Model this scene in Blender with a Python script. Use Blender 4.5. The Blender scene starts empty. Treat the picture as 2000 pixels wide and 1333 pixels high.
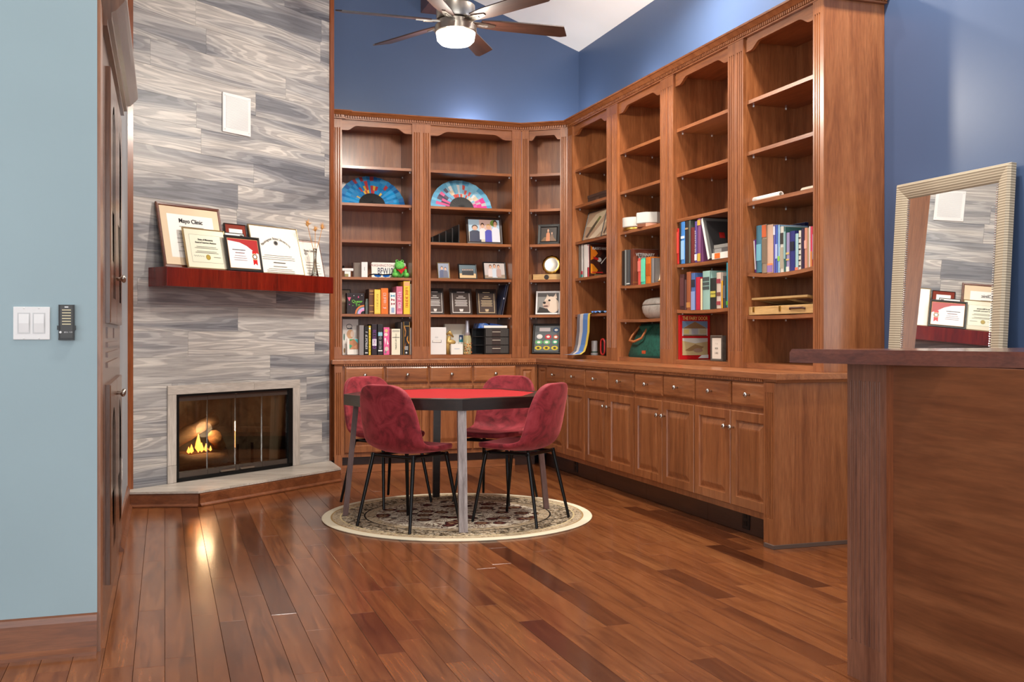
import bpy, bmesh, math, random
from math import sin, cos, pi, radians as RAD, atan2, sqrt
from mathutils import Vector, Matrix
random.seed(7)
SC = bpy.context.scene
COL = SC.collection
# ---------------------------------------------------------------- camera
FOC = 2000.0; HY = 655.0; CAMH = 1.113; YAW = math.atan(678/2000)
cy_, sy_ = cos(YAW), sin(YAW)
cam_d = bpy.data.cameras.new('camera'); cam = bpy.data.objects.new('camera', cam_d); COL.objects.link(cam)
cam_d.sensor_fit = 'HORIZONTAL'; cam_d.sensor_width = 36; cam_d.lens = 36*FOC/2000
cam_d.shift_y = -(666.5-HY)/2000
cam.location = (0, 0, CAMH); cam.rotation_euler = (pi/2, 0, -YAW)
cam_d.clip_start = .05; cam_d.clip_end = 200
SC.camera = cam
def ray(x, y):
    a = (x-1000)/FOC
    return (a*cy_+sy_, -a*sy_+cy_, (HY-y)/FOC)
def onX(x, y, X):
    d = ray(x, y); t = X/d[0]; return Vector((X, t*d[1], CAMH+t*d[2]))
def onY(x, y, Y):
    d = ray(x, y); t = Y/d[1]; return Vector((t*d[0], Y, CAMH+t*d[2]))
def rd(r, d):            # camera right / forward distance -> world x, y
    return (r*cy_+d*sy_, -r*sy_+d*cy_)
# ---------------------------------------------------------------- world, exposure, lights
SC.view_settings.view_transform = 'Standard'; SC.view_settings.look = 'None'
SC.view_settings.gamma = 1; SC.view_settings.use_curve_mapping = False
SC.view_settings.exposure = 0.14
W = bpy.data.worlds.new('world'); SC.world = W; W.use_nodes = True
W.node_tree.nodes['Background'].inputs[0].default_value = (.80, .90, 1, 1)
W.node_tree.nodes['Background'].inputs[1].default_value = 1.2
def area(name, loc, rot, sx, sy, power, col):
    l = bpy.data.lights.new(name, 'AREA'); l.shape = 'RECTANGLE'; l.size = sx; l.size_y = sy; l.energy = power; l.color = col
    o = bpy.data.objects.new(name, l); o.location = loc; o.rotation_euler = rot; COL.objects.link(o); return o
def spot(name, loc, power, col, rad=.07, ang=150, rot=(0, 0, 0)):
    l = bpy.data.lights.new(name, 'SPOT'); l.energy = power; l.color = col; l.shadow_soft_size = rad; l.spot_size = RAD(ang); l.spot_blend = .6
    o = bpy.data.objects.new(name, l); o.location = loc; o.rotation_euler = rot; COL.objects.link(o); return o
# daylight through the windows behind the camera (rear wall y=-4, left wall x=-4)
for i, x in enumerate((-2.6, -.3, 2.0)):
    area('window_daylight', (x, -3.9, 1.75), (RAD(90), 0, 0), 1.6, 2.3, 62, (.93, .97, 1))
for i, y in enumerate((-2.0, 1.2)):
    area('window_daylight', (-3.9, y, 1.75), (RAD(90), 0, RAD(-90)), 1.8, 2.3, 46, (.86, .94, 1))
# recessed ceiling lamps
for (x, y, z, e) in ((2.75, 3.9, 4.05, 240), (2.35, 1.6, 4.18, 170), (1.3, 5.0, 4.2, 90), (.9, 3.0, 4.2, 110), (2.95, 6.2, 3.97, 230), (.8, .6, 4.2, 70)):
    spot('recessed_lamp', (x, y, z), e, (1, .93, .84))
# small puck lamps standing on top of the bookcases, behind the crown, washing the walls
for (x, y) in ((2.62, 8.78), (3.42, 8.66), (3.55, 7.4), (3.55, 6.3), (3.55, 5.2)):
    l = bpy.data.lights.new('cabinet_top_lamp', 'POINT'); l.energy = 8; l.color = (.95, .97, 1); l.shadow_soft_size = .04
    o = bpy.data.objects.new('cabinet_top_lamp', l); o.location = (x, y, 2.96); COL.objects.link(o)
# ---------------------------------------------------------------- materials
def L(r, g, b):
    f = lambda v: (v/255/12.92) if v/255 <= .04045 else ((v/255+.055)/1.055)**2.4
    return (f(r), f(g), f(b), 1)
MATS = {}
def newmat(name):
    m = bpy.data.materials.new(name); m.use_nodes = True; MATS[name] = m
    return m, m.node_tree.nodes, m.node_tree.links, m.node_tree.nodes['Principled BSDF']
def mat(name, rgb, rough=.5, metal=0, coat=0, emit=0, sheen=0, spec=.5, alpha=1, trans=0, ior=1.45):
    if name in MATS: return MATS[name]
    m, N, K, p = newmat(name)
    p.inputs['Base Color'].default_value = L(*rgb); p.inputs['Roughness'].default_value = rough
    p.inputs['Metallic'].default_value = metal; p.inputs['Coat Weight'].default_value = coat
    p.inputs['Specular IOR Level'].default_value = spec
    p.inputs['Transmission Weight'].default_value = trans; p.inputs['IOR'].default_value = ior
    if emit:
        p.inputs['Emission Color'].default_value = L(*rgb); p.inputs['Emission Strength'].default_value = emit
    if sheen: p.inputs['Sheen Weight'].default_value = sheen
    return m
def nd(N, typ, **kw):
    n = N.new(typ)
    for k, v in kw.items(): setattr(n, k, v)
    return n
def coords(N, K, scale, rnd=True, src='Object'):
    tc = nd(N, 'ShaderNodeTexCoord'); mp = nd(N, 'ShaderNodeMapping'); mp.inputs['Scale'].default_value = scale
    K.new(tc.outputs[src], mp.inputs['Vector'])
    if rnd:
        oi = nd(N, 'ShaderNodeObjectInfo'); mu = nd(N, 'ShaderNodeMath', operation='MULTIPLY'); mu.inputs[1].default_value = 37
        K.new(oi.outputs['Random'], mu.inputs[0]); K.new(mu.outputs[0], mp.inputs['Location'])
    return mp.outputs[0]
def ramp(N, K, src, stops):
    r = nd(N, 'ShaderNodeValToRGB'); e = r.color_ramp.elements
    while len(e) < len(stops): e.new(.5)
    for i, (p, c) in enumerate(stops): e[i].position = p; e[i].color = c if len(c) == 4 else L(*c)
    K.new(src, r.inputs[0]); return r.outputs[0]
def noise(N, K, vec, scale, detail=4, dist=0, rough=.5):
    n = nd(N, 'ShaderNodeTexNoise'); n.inputs['Scale'].default_value = scale; n.inputs['Detail'].default_value = detail
    n.inputs['Distortion'].default_value = dist; n.inputs['Roughness'].default_value = rough
    K.new(vec, n.inputs['Vector']); return n.outputs['Fac']
def mixc(N, K, a, b, fac, mode='MIX'):
    m = nd(N, 'ShaderNodeMix', data_type='RGBA', blend_type=mode)
    for s, v in ((m.inputs[0], fac), (m.inputs[6], a), (m.inputs[7], b)):
        if hasattr(v, 'links'): K.new(v, s)
        else: s.default_value = v
    return m.outputs[2]
def bump(N, K, p, h, st=.1, dist=.002):
    b = nd(N, 'ShaderNodeBump'); b.inputs['Strength'].default_value = st; b.inputs['Distance'].default_value = dist
    K.new(h, b.inputs['Height']); K.new(b.outputs[0], p.inputs['Normal'])
def wood(name, dark, mid, light, axis='z', rough=.34, coat=.25, fine=1.0, vary=.25):
    if name in MATS: return MATS[name]
    m, N, K, p = newmat(name)
    s = {'x': (1.2, 14, 14), 'y': (14, 1.2, 14), 'z': (14, 14, 1.2)}[axis]
    s = tuple(v*fine for v in s)
    v = coords(N, K, s)
    n1 = noise(N, K, v, 1.0, 6, 1.2, .6)
    c1 = ramp(N, K, n1, [(.25, dark), (.5, mid), (.78, light)])
    s2 = tuple(x*5 for x in s); v2 = coords(N, K, s2)
    n2 = noise(N, K, v2, 2.0, 3, .2, .6)
    c2 = ramp(N, K, n2, [(.35, (150, 150, 150)), (.65, (255, 255, 255))])
    c = mixc(N, K, c1, c2, .35, 'MULTIPLY')
    oi = nd(N, 'ShaderNodeObjectInfo'); mr = nd(N, 'ShaderNodeMapRange'); mr.inputs[3].default_value = 1-vary; mr.inputs[4].default_value = 1+vary*.6
    K.new(oi.outputs['Random'], mr.inputs[0])
    hs = nd(N, 'ShaderNodeHueSaturation'); K.new(mr.outputs[0], hs.inputs['Value']); K.new(c, hs.inputs['Color'])
    K.new(hs.outputs[0], p.inputs['Base Color'])
    p.inputs['Roughness'].default_value = rough; p.inputs['Coat Weight'].default_value = coat; p.inputs['Coat Roughness'].default_value = .18
    bump(N, K, p, n2, .06, .001)
    return m
CD, CM, CL_ = (122, 68, 36), (156, 94, 54), (180, 116, 72)
M_CZ = wood('cherry_vertical', CD, CM, CL_, 'z', vary=.10)
M_CX = wood('cherry_horizontal', CD, CM, CL_, 'x', vary=.10)
M_CY = wood('cherry_depth', CD, CM, CL_, 'y', vary=.08)
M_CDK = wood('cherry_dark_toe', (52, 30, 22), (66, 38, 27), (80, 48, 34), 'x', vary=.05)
M_MANTEL = wood('mahogany_mantel', (70, 8, 4), (124, 24, 10), (150, 40, 18), 'z', .25, .6, .7)
M_BAR = wood('bar_cherry', (104, 56, 32), (136, 80, 48), (156, 96, 60), 'x', .33, .35, .55)
M_BARP = wood('bar_cherry_upright', (100, 60, 44), (126, 80, 60), (146, 98, 76), 'z', .33, .35)
M_BARTOP = wood('bar_top', (92, 44, 32), (116, 60, 44), (134, 74, 54), 'y', .2, .6)
M_TRIM = wood('trim_wood', (96, 52, 30), (128, 74, 44), (150, 92, 58), 'x', .35, .25, vary=.05)
M_TRIMZ = wood('trim_wood_upright', (110, 56, 28), (138, 76, 42), (156, 92, 54), 'z', .35, .25, vary=.05)
M_TALL = wood('tall_cabinet_wood', (84, 52, 36), (110, 72, 50), (130, 88, 64), 'z', .25, .35, vary=.06)
M_ESP = wood('espresso_wood', (18, 12, 10), (34, 22, 18), (52, 36, 30), 'x', .3, .4)
M_LOG = wood('log_bark', (48, 34, 26), (110, 80, 52), (150, 112, 72), 'x', .9, 0)
M_PINE = wood('pine_wood', (176, 134, 78), (206, 164, 104), (222, 186, 130), 'x', .5, .1)
M_BLADE = wood('fan_blade_wood', (26, 15, 12), (46, 25, 19), (66, 38, 27), 'x', .35, .2, vary=.05)
M_NICK = mat('brushed_nickel', (176, 168, 158), .28, 1)
M_CHROME = mat('knob_chrome', (200, 196, 190), .14, 1)
M_BLK = mat('black_metal', (14, 14, 15), .32, .3)
M_WHITE = mat('white_plastic', (232, 230, 228), .4)
M_PAPER = mat('paper_white', (236, 232, 224), .8)
M_CREAM = mat('cream_card', (236, 226, 204), .8)
M_INK = mat('ink_black', (38, 34, 32), .7)
M_GOLD = mat('gold_metal', (190, 150, 70), .3, 1)
M_GOLDINK = mat('gold_print', (214, 170, 84), .5)
M_DBR = mat('dark_brown', (46, 32, 26), .4)
def wallpaint(name, rgb, rough=.45, spec=.5):
    m, N, K, p = newmat(name)
    v = coords(N, K, (1, 1, 1), False); n = noise(N, K, v, 1.3, 2)
    a = L(*rgb); b = L(*[min(255, int(x*1.05)) for x in rgb])
    K.new(ramp(N, K, n, [(.3, a), (.7, b)]), p.inputs['Base Color'])
    p.inputs['Roughness'].default_value = rough; p.inputs['Specular IOR Level'].default_value = spec
    bump(N, K, p, noise(N, K, v, 260, 3), .08, .001)
    return m
M_NAVY = wallpaint('navy_satin_paint', (72, 90, 122), .36)
M_TEAL = wallpaint('blue_green_paint', (152, 172, 178), .5, .3)
M_GREYW = wallpaint('grey_paint', (150, 152, 156), .6, .15)
M_CEIL = wallpaint('ceiling_white', (236, 234, 230), .7, .2)
M_PLAIN = wallpaint('plain_wall_paint', (206, 204, 198), .6, .2)
# floor planks: tone per plank, grain along y
def floor_mat():
    m, N, K, p = newmat('floor_hardwood')
    v = coords(N, K, (9, .9, 9)); n = noise(N, K, v, 1.5, 6, 1.5, .6)
    g = ramp(N, K, n, [(.28, (98, 54, 28)), (.5, (136, 82, 46)), (.75, (160, 102, 60))])
    oi = nd(N, 'ShaderNodeObjectInfo')
    t = ramp(N, K, oi.outputs['Random'], [(0, (140, 120, 112)), (.08, (190, 170, 160)), (.2, (224, 210, 200)), (.75, (250, 240, 230)), (1, (255, 255, 250))])
    v2 = coords(N, K, (60, 3, 60)); n2 = noise(N, K, v2, 2, 3)
    c = mixc(N, K, g, t, 1.0, 'MULTIPLY')
    c = mixc(N, K, c, ramp(N, K, n2, [(.3, (170, 165, 160)), (.7, (255, 255, 255))]), .5, 'MULTIPLY')
    K.new(c, p.inputs['Base Color']); p.inputs['Roughness'].default_value = .24
    p.inputs['Coat Weight'].default_value = .35; p.inputs['Coat Roughness'].default_value = .12
    bump(N, K, p, n2, .04, .001)
    return m
M_FLOOR = floor_mat()
def grey_plank():
    m, N, K, p = newmat('grey_wood_plank')
    v = coords(N, K, (.6, 3.0, 7.5))
    f = noise(N, K, v, 1.0, 2.5, .45, .4)
    mu = nd(N, 'ShaderNodeMath', operation='MULTIPLY'); mu.inputs[1].default_value = 95; K.new(f, mu.inputs[0])
    sn = nd(N, 'ShaderNodeMath', operation='SINE'); K.new(mu.outputs[0], sn.inputs[0])
    tone = ramp(N, K, f, [(.25, (104, 106, 114)), (.40, (146, 146, 149)), (.50, (190, 186, 182)), (.64, (214, 207, 198)), (.8, (196, 190, 184))])
    ring = ramp(N, K, sn.outputs[0], [(.0, (196, 196, 200)), (.6, (255, 255, 255))])
    v2 = coords(N, K, (3, 40, 60)); st = noise(N, K, v2, 1.5, 4, .4, .6)
    c = mixc(N, K, tone, ring, .6, 'MULTIPLY')
    c = mixc(N, K, c, ramp(N, K, st, [(.3, (185, 185, 190)), (.62, (255, 255, 255))]), .6, 'MULTIPLY')
    K.new(c, p.inputs['Base Color']); p.inputs['Roughness'].default_value = .42
    return m
M_GP = grey_plank()
def velvet():
    m, N, K, p = newmat('red_velvet')
    v = coords(N, K, (1, 1, 1)); n = noise(N, K, v, 9, 5, 1.4, .6)
    c = ramp(N, K, n, [(.34, (96, 14, 24)), (.5, (140, 34, 46)), (.66, (160, 52, 62))])
    K.new(c, p.inputs['Base Color']); p.inputs['Roughness'].default_value = .75
    p.inputs['Sheen Weight'].default_value = .7; p.inputs['Sheen Roughness'].default_value = .4; p.inputs['Sheen Tint'].default_value = L(240, 130, 130)
    return m
M_VELVET = velvet()
def rug_mat():
    m, N, K, p = newmat('oriental_rug')
    tc = nd(N, 'ShaderNodeTexCoord'); ln = nd(N, 'ShaderNodeVectorMath', operation='LENGTH'); K.new(tc.outputs['Object'], ln.inputs[0])
    vor = nd(N, 'ShaderNodeTexVoronoi'); vor.inputs['Scale'].default_value = 8.5; K.new(tc.outputs['Object'], vor.inputs['Vector'])
    vo2 = nd(N, 'ShaderNodeTexVoronoi'); vo2.inputs['Scale'].default_value = 34; K.new(tc.outputs['Object'], vo2.inputs['Vector'])
    n = noise(N, K, tc.outputs['Object'], 26, 4, 2.0, .7)
    IV, RD, BK, TN = (224, 213, 192), (104, 46, 44), (34, 28, 26), (176, 148, 108)
    fl = ramp(N, K, vor.outputs['Distance'], [(.0, (150, 96, 80)), (.10, RD), (.22, TN), (.27, RD), (.40, BK), (.43, IV), (1, IV)])
    n3 = noise(N, K, tc.outputs['Object'], 11, 3, 1.6, .6)
    vine = ramp(N, K, n3, [(.44, IV), (.465, (150, 130, 100)), (.49, RD), (.515, BK), (.53, IV), (.60, IV), (.62, RD), (.645, IV)])
    center = mixc(N, K, fl, vine, 1.0, 'DARKEN')
    band = ramp(N, K, vo2.outputs['Distance'], [(0, RD), (.22, TN), (.42, IV), (.5, BK), (1, BK)])
    band2 = mixc(N, K, band, ramp(N, K, n, [(.42, BK), (.5, TN), (.6, IV)]), .5)
    guard = mixc(N, K, L(*TN), ramp(N, K, n, [(.40, BK), (.5, IV), (.6, TN)]), .6)
    def sel(lo, a, b):
        g = nd(N, 'ShaderNodeMath', operation='GREATER_THAN'); g.inputs[1].default_value = lo; K.new(ln.outputs['Value'], g.inputs[0])
        return mixc(N, K, a, b, g.outputs[0])
    c = center
    for lo, b in ((.50, guard), (.565, L(*BK)), (.575, band2), (.71, L(214, 196, 150)), (.72, guard), (.765, L(170, 140, 96)), (.775, L(226, 216, 190))):
        c = sel(lo, c, b)
    K.new(c, p.inputs['Base Color']); p.inputs['Roughness'].default_value = .95; p.inputs['Specular IOR Level'].default_value = .1
    return m
M_RUG = rug_mat()
def glassy(name, tint, refl=.12, rough=.02):
    m, N, K, p = newmat(name); N.remove(p)
    out = [n for n in N if n.type == 'OUTPUT_MATERIAL'][0]
    tr = nd(N, 'ShaderNodeBsdfTransparent'); tr.inputs[0].default_value = L(*tint)
    gl = nd(N, 'ShaderNodeBsdfGlossy'); gl.inputs['Roughness'].default_value = rough
    fr = nd(N, 'ShaderNodeFresnel'); fr.inputs[0].default_value = 1.45
    ad = nd(N, 'ShaderNodeMath', operation='ADD'); ad.inputs[1].default_value = refl; K.new(fr.outputs[0], ad.inputs[0])
    mx = nd(N, 'ShaderNodeMixShader'); K.new(ad.outputs[0], mx.inputs[0]); K.new(tr.outputs[0], mx.inputs[1]); K.new(gl.outputs[0], mx.inputs[2])
    K.new(mx.outputs[0], out.inputs[0]); return m
M_GLASS = glassy('clear_glass', (240, 244, 242))
M_FGLASS = glassy('fire_glass', (236, 233, 226), .05)
def stripes(name, a, b, scale, axis=2):
    m, N, K, p = newmat(name)
    tc = nd(N, 'ShaderNodeTexCoord'); sp = nd(N, 'ShaderNodeSeparateXYZ'); K.new(tc.outputs['Object'], sp.inputs[0])
    mu = nd(N, 'ShaderNodeMath', operation='MULTIPLY'); mu.inputs[1].default_value = scale; K.new(sp.outputs[axis], mu.inputs[0])
    sn = nd(N, 'ShaderNodeMath', operation='SINE'); K.new(mu.outputs[0], sn.inputs[0])
    K.new(ramp(N, K, sn.outputs[0], [(.3, a), (.6, b)]), p.inputs['Base Color']); p.inputs['Roughness'].default_value = .6
    return m
def speckle(name, cols, scale, rough=.6, stops=None):
    if name in MATS: return MATS[name]
    m, N, K, p = newmat(name)
    v = coords(N, K, (1, 1, 1)); n = noise(N, K, v, scale, 4, .8, .6)
    k = len(cols)
    K.new(ramp(N, K, n, [(.3+.4*i/max(1, k-1), c) for i, c in enumerate(cols)]), p.inputs['Base Color']); p.inputs['Roughness'].default_value = rough
    return m
# ---------------------------------------------------------------- mesh builder
class MB:
    def __init__(s): s.v = []; s.f = []; s.m = []
    def add(s, vs, fs, mi=0, T=None):
        o = len(s.v)
        s.v += [tuple(T @ Vector(v)) for v in vs] if T else [tuple(v) for v in vs]
        s.f += [tuple(i+o for i in f) for f in fs]; s.m += [mi]*len(fs); return s
    def box(s, x0, x1, y0, y1, z0, z1, mi=0, T=None):
        vs = [(x, y, z) for z in (z0, z1) for y in (y0, y1) for x in (x0, x1)]
        return s.add(vs, [(0, 2, 3, 1), (4, 5, 7, 6), (0, 1, 5, 4), (2, 6, 7, 3), (0, 4, 6, 2), (1, 3, 7, 5)], mi, T)
    def prism(s, poly, z0, z1, mi=0, T=None):
        n = len(poly)
        vs = [(p[0], p[1], z0) for p in poly]+[(p[0], p[1], z1) for p in poly]
        fs = [tuple(range(n-1, -1, -1)), tuple(range(n, 2*n))]+[(i, (i+1) % n, n+(i+1) % n, n+i) for i in range(n)]
        return s.add(vs, fs, mi, T)
    def plate(s, poly, y0, y1, mi=0, T=None):   # polygon in x,z extruded in y (front = y0)
        n = len(poly)
        vs = [(p[0], y0, p[1]) for p in poly]+[(p[0], y1, p[1]) for p in poly]
        fs = [tuple(range(n)), tuple(range(2*n-1, n-1, -1))]+[((i+1) % n, i, n+i, n+(i+1) % n) for i in range(n)]
        return s.add(vs, fs, mi, T)
    def tube(s, pts, rs, n=10, mi=0, T=None, cap=True):
        pts = [Vector(p) for p in pts]
        if not hasattr(rs, '__len__'): rs = [rs]*len(pts)
        vs = []; fs = []
        up = None
        for i, p in enumerate(pts):
            t = (pts[min(i+1, len(pts)-1)]-pts[max(i-1, 0)]).normalized()
            if up is None: up = t.orthogonal().normalized()
            up = (up-t*up.dot(t)); up = up.normalized() if up.length > 1e-6 else t.orthogonal().normalized()
            w = t.cross(up)
            for k in range(n):
                a = 2*pi*k/n; vs.append(p+(up*cos(a)+w*sin(a))*rs[i])
        for i in range(len(pts)-1):
            for k in range(n):
                fs.append((i*n+k, i*n+(k+1) % n, (i+1)*n+(k+1) % n, (i+1)*n+k))
        if cap: fs += [tuple(range(n-1, -1, -1)), tuple(range((len(pts)-1)*n, len(pts)*n))]
        return s.add(vs, fs, mi, T)
    def lathe(s, prof, n=24, mi=0, T=None):
        vs = []; fs = []
        for (r, z) in prof:
            for k in range(n): vs.append((r*cos(2*pi*k/n), r*sin(2*pi*k/n), z))
        for i in range(len(prof)-1):
            for k in range(n): fs.append((i*n+k, i*n+(k+1) % n, (i+1)*n+(k+1) % n, (i+1)*n+k))
        fs += [tuple(range(n-1, -1, -1)), tuple(range((len(prof)-1)*n, len(prof)*n))]
        return s.add(vs, fs, mi, T)
    def ell(s, c, r, n=14, m=8, mi=0, T=None):
        vs = [(c[0], c[1], c[2]-r[2])]; fs = []
        for i in range(1, m):
            a = -pi/2+pi*i/m
            for k in range(n): vs.append((c[0]+r[0]*cos(a)*cos(2*pi*k/n), c[1]+r[1]*cos(a)*sin(2*pi*k/n), c[2]+r[2]*sin(a)))
        vs.append((c[0], c[1], c[2]+r[2])); e = len(vs)-1
        for k in range(n): fs.append((0, 1+(k+1) % n, 1+k)); fs.append((e, e-n+k, e-n+(k+1) % n))
        for i in range(m-2):
            for k in range(n): fs.append((1+i*n+k, 1+i*n+(k+1) % n, 1+(i+1)*n+(k+1) % n, 1+(i+1)*n+k))
        return s.add(vs, fs, mi, T)
    def loops(s, rings, mi=0, T=None, cap0=True, cap1=True):     # closed rings of equal count
        n = len(rings[0]); vs = [p for r in rings for p in r]; fs = []
        for i in range(len(rings)-1):
            for k in range(n): fs.append((i*n+k, i*n+(k+1) % n, (i+1)*n+(k+1) % n, (i+1)*n+k))
        if cap0: fs.append(tuple(range(n-1, -1, -1)))
        if cap1: fs.append(tuple(range((len(rings)-1)*n, len(rings)*n)))
        return s.add(vs, fs, mi, T)
    def build(s, name, mats, parent=None, loc=(0, 0, 0), rot=(0, 0, 0), smooth=False, bevel=0, subs=0):
        me = bpy.data.meshes.new(name); me.from_pydata(s.v, [], s.f)
        if not isinstance(mats, (list, tuple)): mats = [mats]
        for m in mats: me.materials.append(m)
        if len(mats) > 1: me.polygons.foreach_set('material_index', s.m)
        bm = bmesh.new(); bm.from_mesh(me); bmesh.ops.recalc_face_normals(bm, faces=bm.faces); bm.to_mesh(me); bm.free()
        if smooth:
            me.polygons.foreach_set('use_smooth', [True]*len(me.polygons))
        o = bpy.data.objects.new(name, me); COL.objects.link(o); o.location = loc; o.rotation_euler = rot; o.parent = parent
        if smooth == 'auto':
            try: me.set_sharp_from_angle(angle=RAD(35))
            except Exception: pass
        if bevel:
            b = o.modifiers.new('bevel', 'BEVEL'); b.width = bevel; b.segments = 2; b.limit_method = 'ANGLE'; b.angle_limit = RAD(40)
        if subs:
            b = o.modifiers.new('subsurf', 'SUBSURF'); b.levels = subs; b.render_levels = subs
        return o
def tag(o, label=None, cat=None, group=None, kind=None):
    if label: o['label'] = label
    if cat: o['category'] = cat
    if group: o['group'] = group
    if kind: o['kind'] = kind
    return o
def thing(name, label, cat, loc=(0, 0, 0), rotz=0, group=None, rot=None):
    o = bpy.data.objects.new(name, None); o.empty_display_size = .05; COL.objects.link(o); o.location = loc
    o.rotation_euler = rot if rot else (0, 0, rotz); return tag(o, label, cat, group)
def part(o, label): o['label'] = label; return o
def copytree(o, parent=None, label=None):
    c = o.copy(); COL.objects.link(c); c.parent = parent
    for ch in list(o.children): copytree(ch, c)
    if label: c['label'] = label
    return c
def text(s, size, m, parent, loc, rot=(pi/2, 0, 0), align='CENTER', name='lettering', ext=.0004, sx=1.0, bold=0.0):
    cu = bpy.data.curves.new(name, 'FONT'); cu.body = s; cu.size = size; cu.align_x = align; cu.align_y = 'CENTER'; cu.extrude = ext; cu.offset = bold; cu.resolution_u = 3
    t = bpy.data.objects.new('t', cu); COL.objects.link(t)
    me = bpy.data.meshes.new_from_object(t.evaluated_get(bpy.context.evaluated_depsgraph_get()))
    bpy.data.objects.remove(t); bpy.data.curves.remove(cu)
    me.materials.clear(); me.materials.append(m)
    o = bpy.data.objects.new(name, me); COL.objects.link(o); o.parent = parent; o.location = loc; o.rotation_euler = rot; o.scale = (sx, 1, 1)
    return o
def glyphs(n, length, hgt, m, parent, loc, rot=(pi/2, 0, 0), name='print', seed=1):
    """a run of n unreadable letter-like strokes, for print too small to read in the photograph"""
    rg = random.Random(seed); mb = MB(); st = length/n
    for k in range(n):
        if rg.random() < .14: continue
        x = -length/2+k*st; w = st*rg.uniform(.55, .82); t = min(w, hgt)*.26
        for (a, b_, c, d) in rg.sample([(0, t, 0, hgt), (w-t, w, 0, hgt), (0, w, 0, t), (0, w, hgt-t, hgt), (0, w, hgt*.45, hgt*.45+t)], 3): mb.box(x+a, x+b_, c-hgt/2, d-hgt/2, 0, .0004)
    return mb.build(name, m, parent, loc, rot)
def sweep(prof, path, closed=False):
    """profile of (offset to the left-hand room side, z) swept along a 2-D path with mitred corners"""
    mb = MB(); n = len(path); rings = []
    for i in range(n):
        p = Vector(path[i])
        d0 = (p-Vector(path[i-1])).normalized() if i > 0 else None
        d1 = (Vector(path[i+1])-p).normalized() if i < n-1 else None
        if d0 is None: d0 = d1
        if d1 is None: d1 = d0
        n0 = Vector((d0.y, -d0.x)); n1 = Vector((d1.y, -d1.x))
        b = (n0+n1).normalized(); k = 1/max(.3, b.dot(n0))
        rings.append([(p.x+b.x*k*o, p.y+b.y*k*o, z) for (o, z) in prof])
    mb.loops(rings); return mb
# ================================================================ STRUCTURE
XW, YW, XL = 3.70, 8.95, -.23          # right wall, back wall, left wall
YF = 3.87                              # foreground stub wall
XB, XU = 3.02, 3.33                    # right base front, right upper front
YB, YU = 8.22, 8.52                    # back base front, back upper front
FP0 = Vector((-.207, 7.17)); FE = Vector((.7957, .6057)); FN = Vector((.6057, -.7957)); FLEN = 1.8475
FROT = atan2(FE.y, FE.x)
def S(o): o['kind'] = 'structure'; return o
# floor: planks along y, 0.1 m wide
fl = S(MB().box(-4, XW, -4, YW, -.06, -.012).build('floor', mat('subfloor', (60, 34, 20), .8)))
rows = int((XW+4)/.1)
vis = []; rest = []
rnd = random.Random(11)
for r in range(rows+1):
    x0 = -4+r*.1; x1 = min(x0+.1, XW)
    if x1-x0 < .02: continue
    y = -4+rnd.uniform(-.9, 0)
    while y < YW:
        ln = rnd.choice((.55, .75, .95, 1.15, 1.4)); y0, y1 = max(y, -4), min(y+ln, YW); y += ln
        if y1-y0 < .02: continue
        c = Vector(((x0+x1)/2, (y0+y1)/2)); f = c.x*sy_+c.y*cy_; rr = c.x*cy_-c.y*sy_
        ok = f > 3.0 and abs(rr/f) < .53 and c.x > -.45 and c.x < 3.15 and c.y < 8.35 and not (c.x > 2.16 and c.y < 2.9)
        (vis if ok else rest).append((x0, x1, y0, y1, f))
vis.sort(key=lambda t: t[4]); rest += vis[295:]; vis = vis[:295]
G = .0007
def plank_mesh(w, l):
    mb = MB(); b = .0005
    def ring(i, z): return [(i, i, z), (w-i, i, z), (w-i, l-i, z), (i, l-i, z)]
    mb.loops([ring(0, -.012), ring(0, -b), ring(b, 0)]); return mb
for (x0, x1, y0, y1, f) in vis:
    plank_mesh(x1-x0-2*G, y1-y0-2*G).build('floor_plank', M_FLOOR, fl, (x0+G, y0+G, 0))
mb = MB()
for (x0, x1, y0, y1, f) in rest: mb.box(x0+G, x1-G, y0+G, y1-G, -.012, 0)
tag(mb.build('floor_planks', M_FLOOR, fl), kind='stuff')
# walls
T = .12
S(MB().box(XW, XW+T, -4, YW+T, 0, 4.4).build('wall_right', M_NAVY))
S(MB().box(1.20, XW, YW, YW+T, 0, 4.45).build('wall_back', M_NAVY))
S(MB().box(XL-T, XL, YF+T, 7.5, 0, 4.45).build('wall_left', M_GREYW))
S(MB().box(-4, -.225, YF, YF+T, 0, 4.45).build('wall_front_left', M_TEAL))
def wall_with_windows(name, along, fixed, lo, hi, wins, z0, z1, H):
    mb = MB()
    def b(a0, a1, za, zb):
        if along == 'x': mb.box(a0, a1, fixed-T, fixed, za, zb)
        else: mb.box(fixed-T, fixed, a0, a1, za, zb)
    p = lo
    for (a, c) in wins: b(p, a, 0, H); b(a, c, 0, z0); b(a, c, z1, H); p = c
    b(p, hi, 0, H); return S(mb.build(name, M_PLAIN))
wr = [(-3.4, -1.8), (-1.1, .5), (1.2, 2.8)]; wl = [(-2.9, -1.1), (.3, 2.1)]
wall_with_windows('wall_rear', 'x', -4, -4, XW, wr, .6, 2.9, 4.45)
wall_with_windows('wall_side', 'y', -4, -4, YF, wl, .6, 2.9, 4.45)
k = 0
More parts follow.
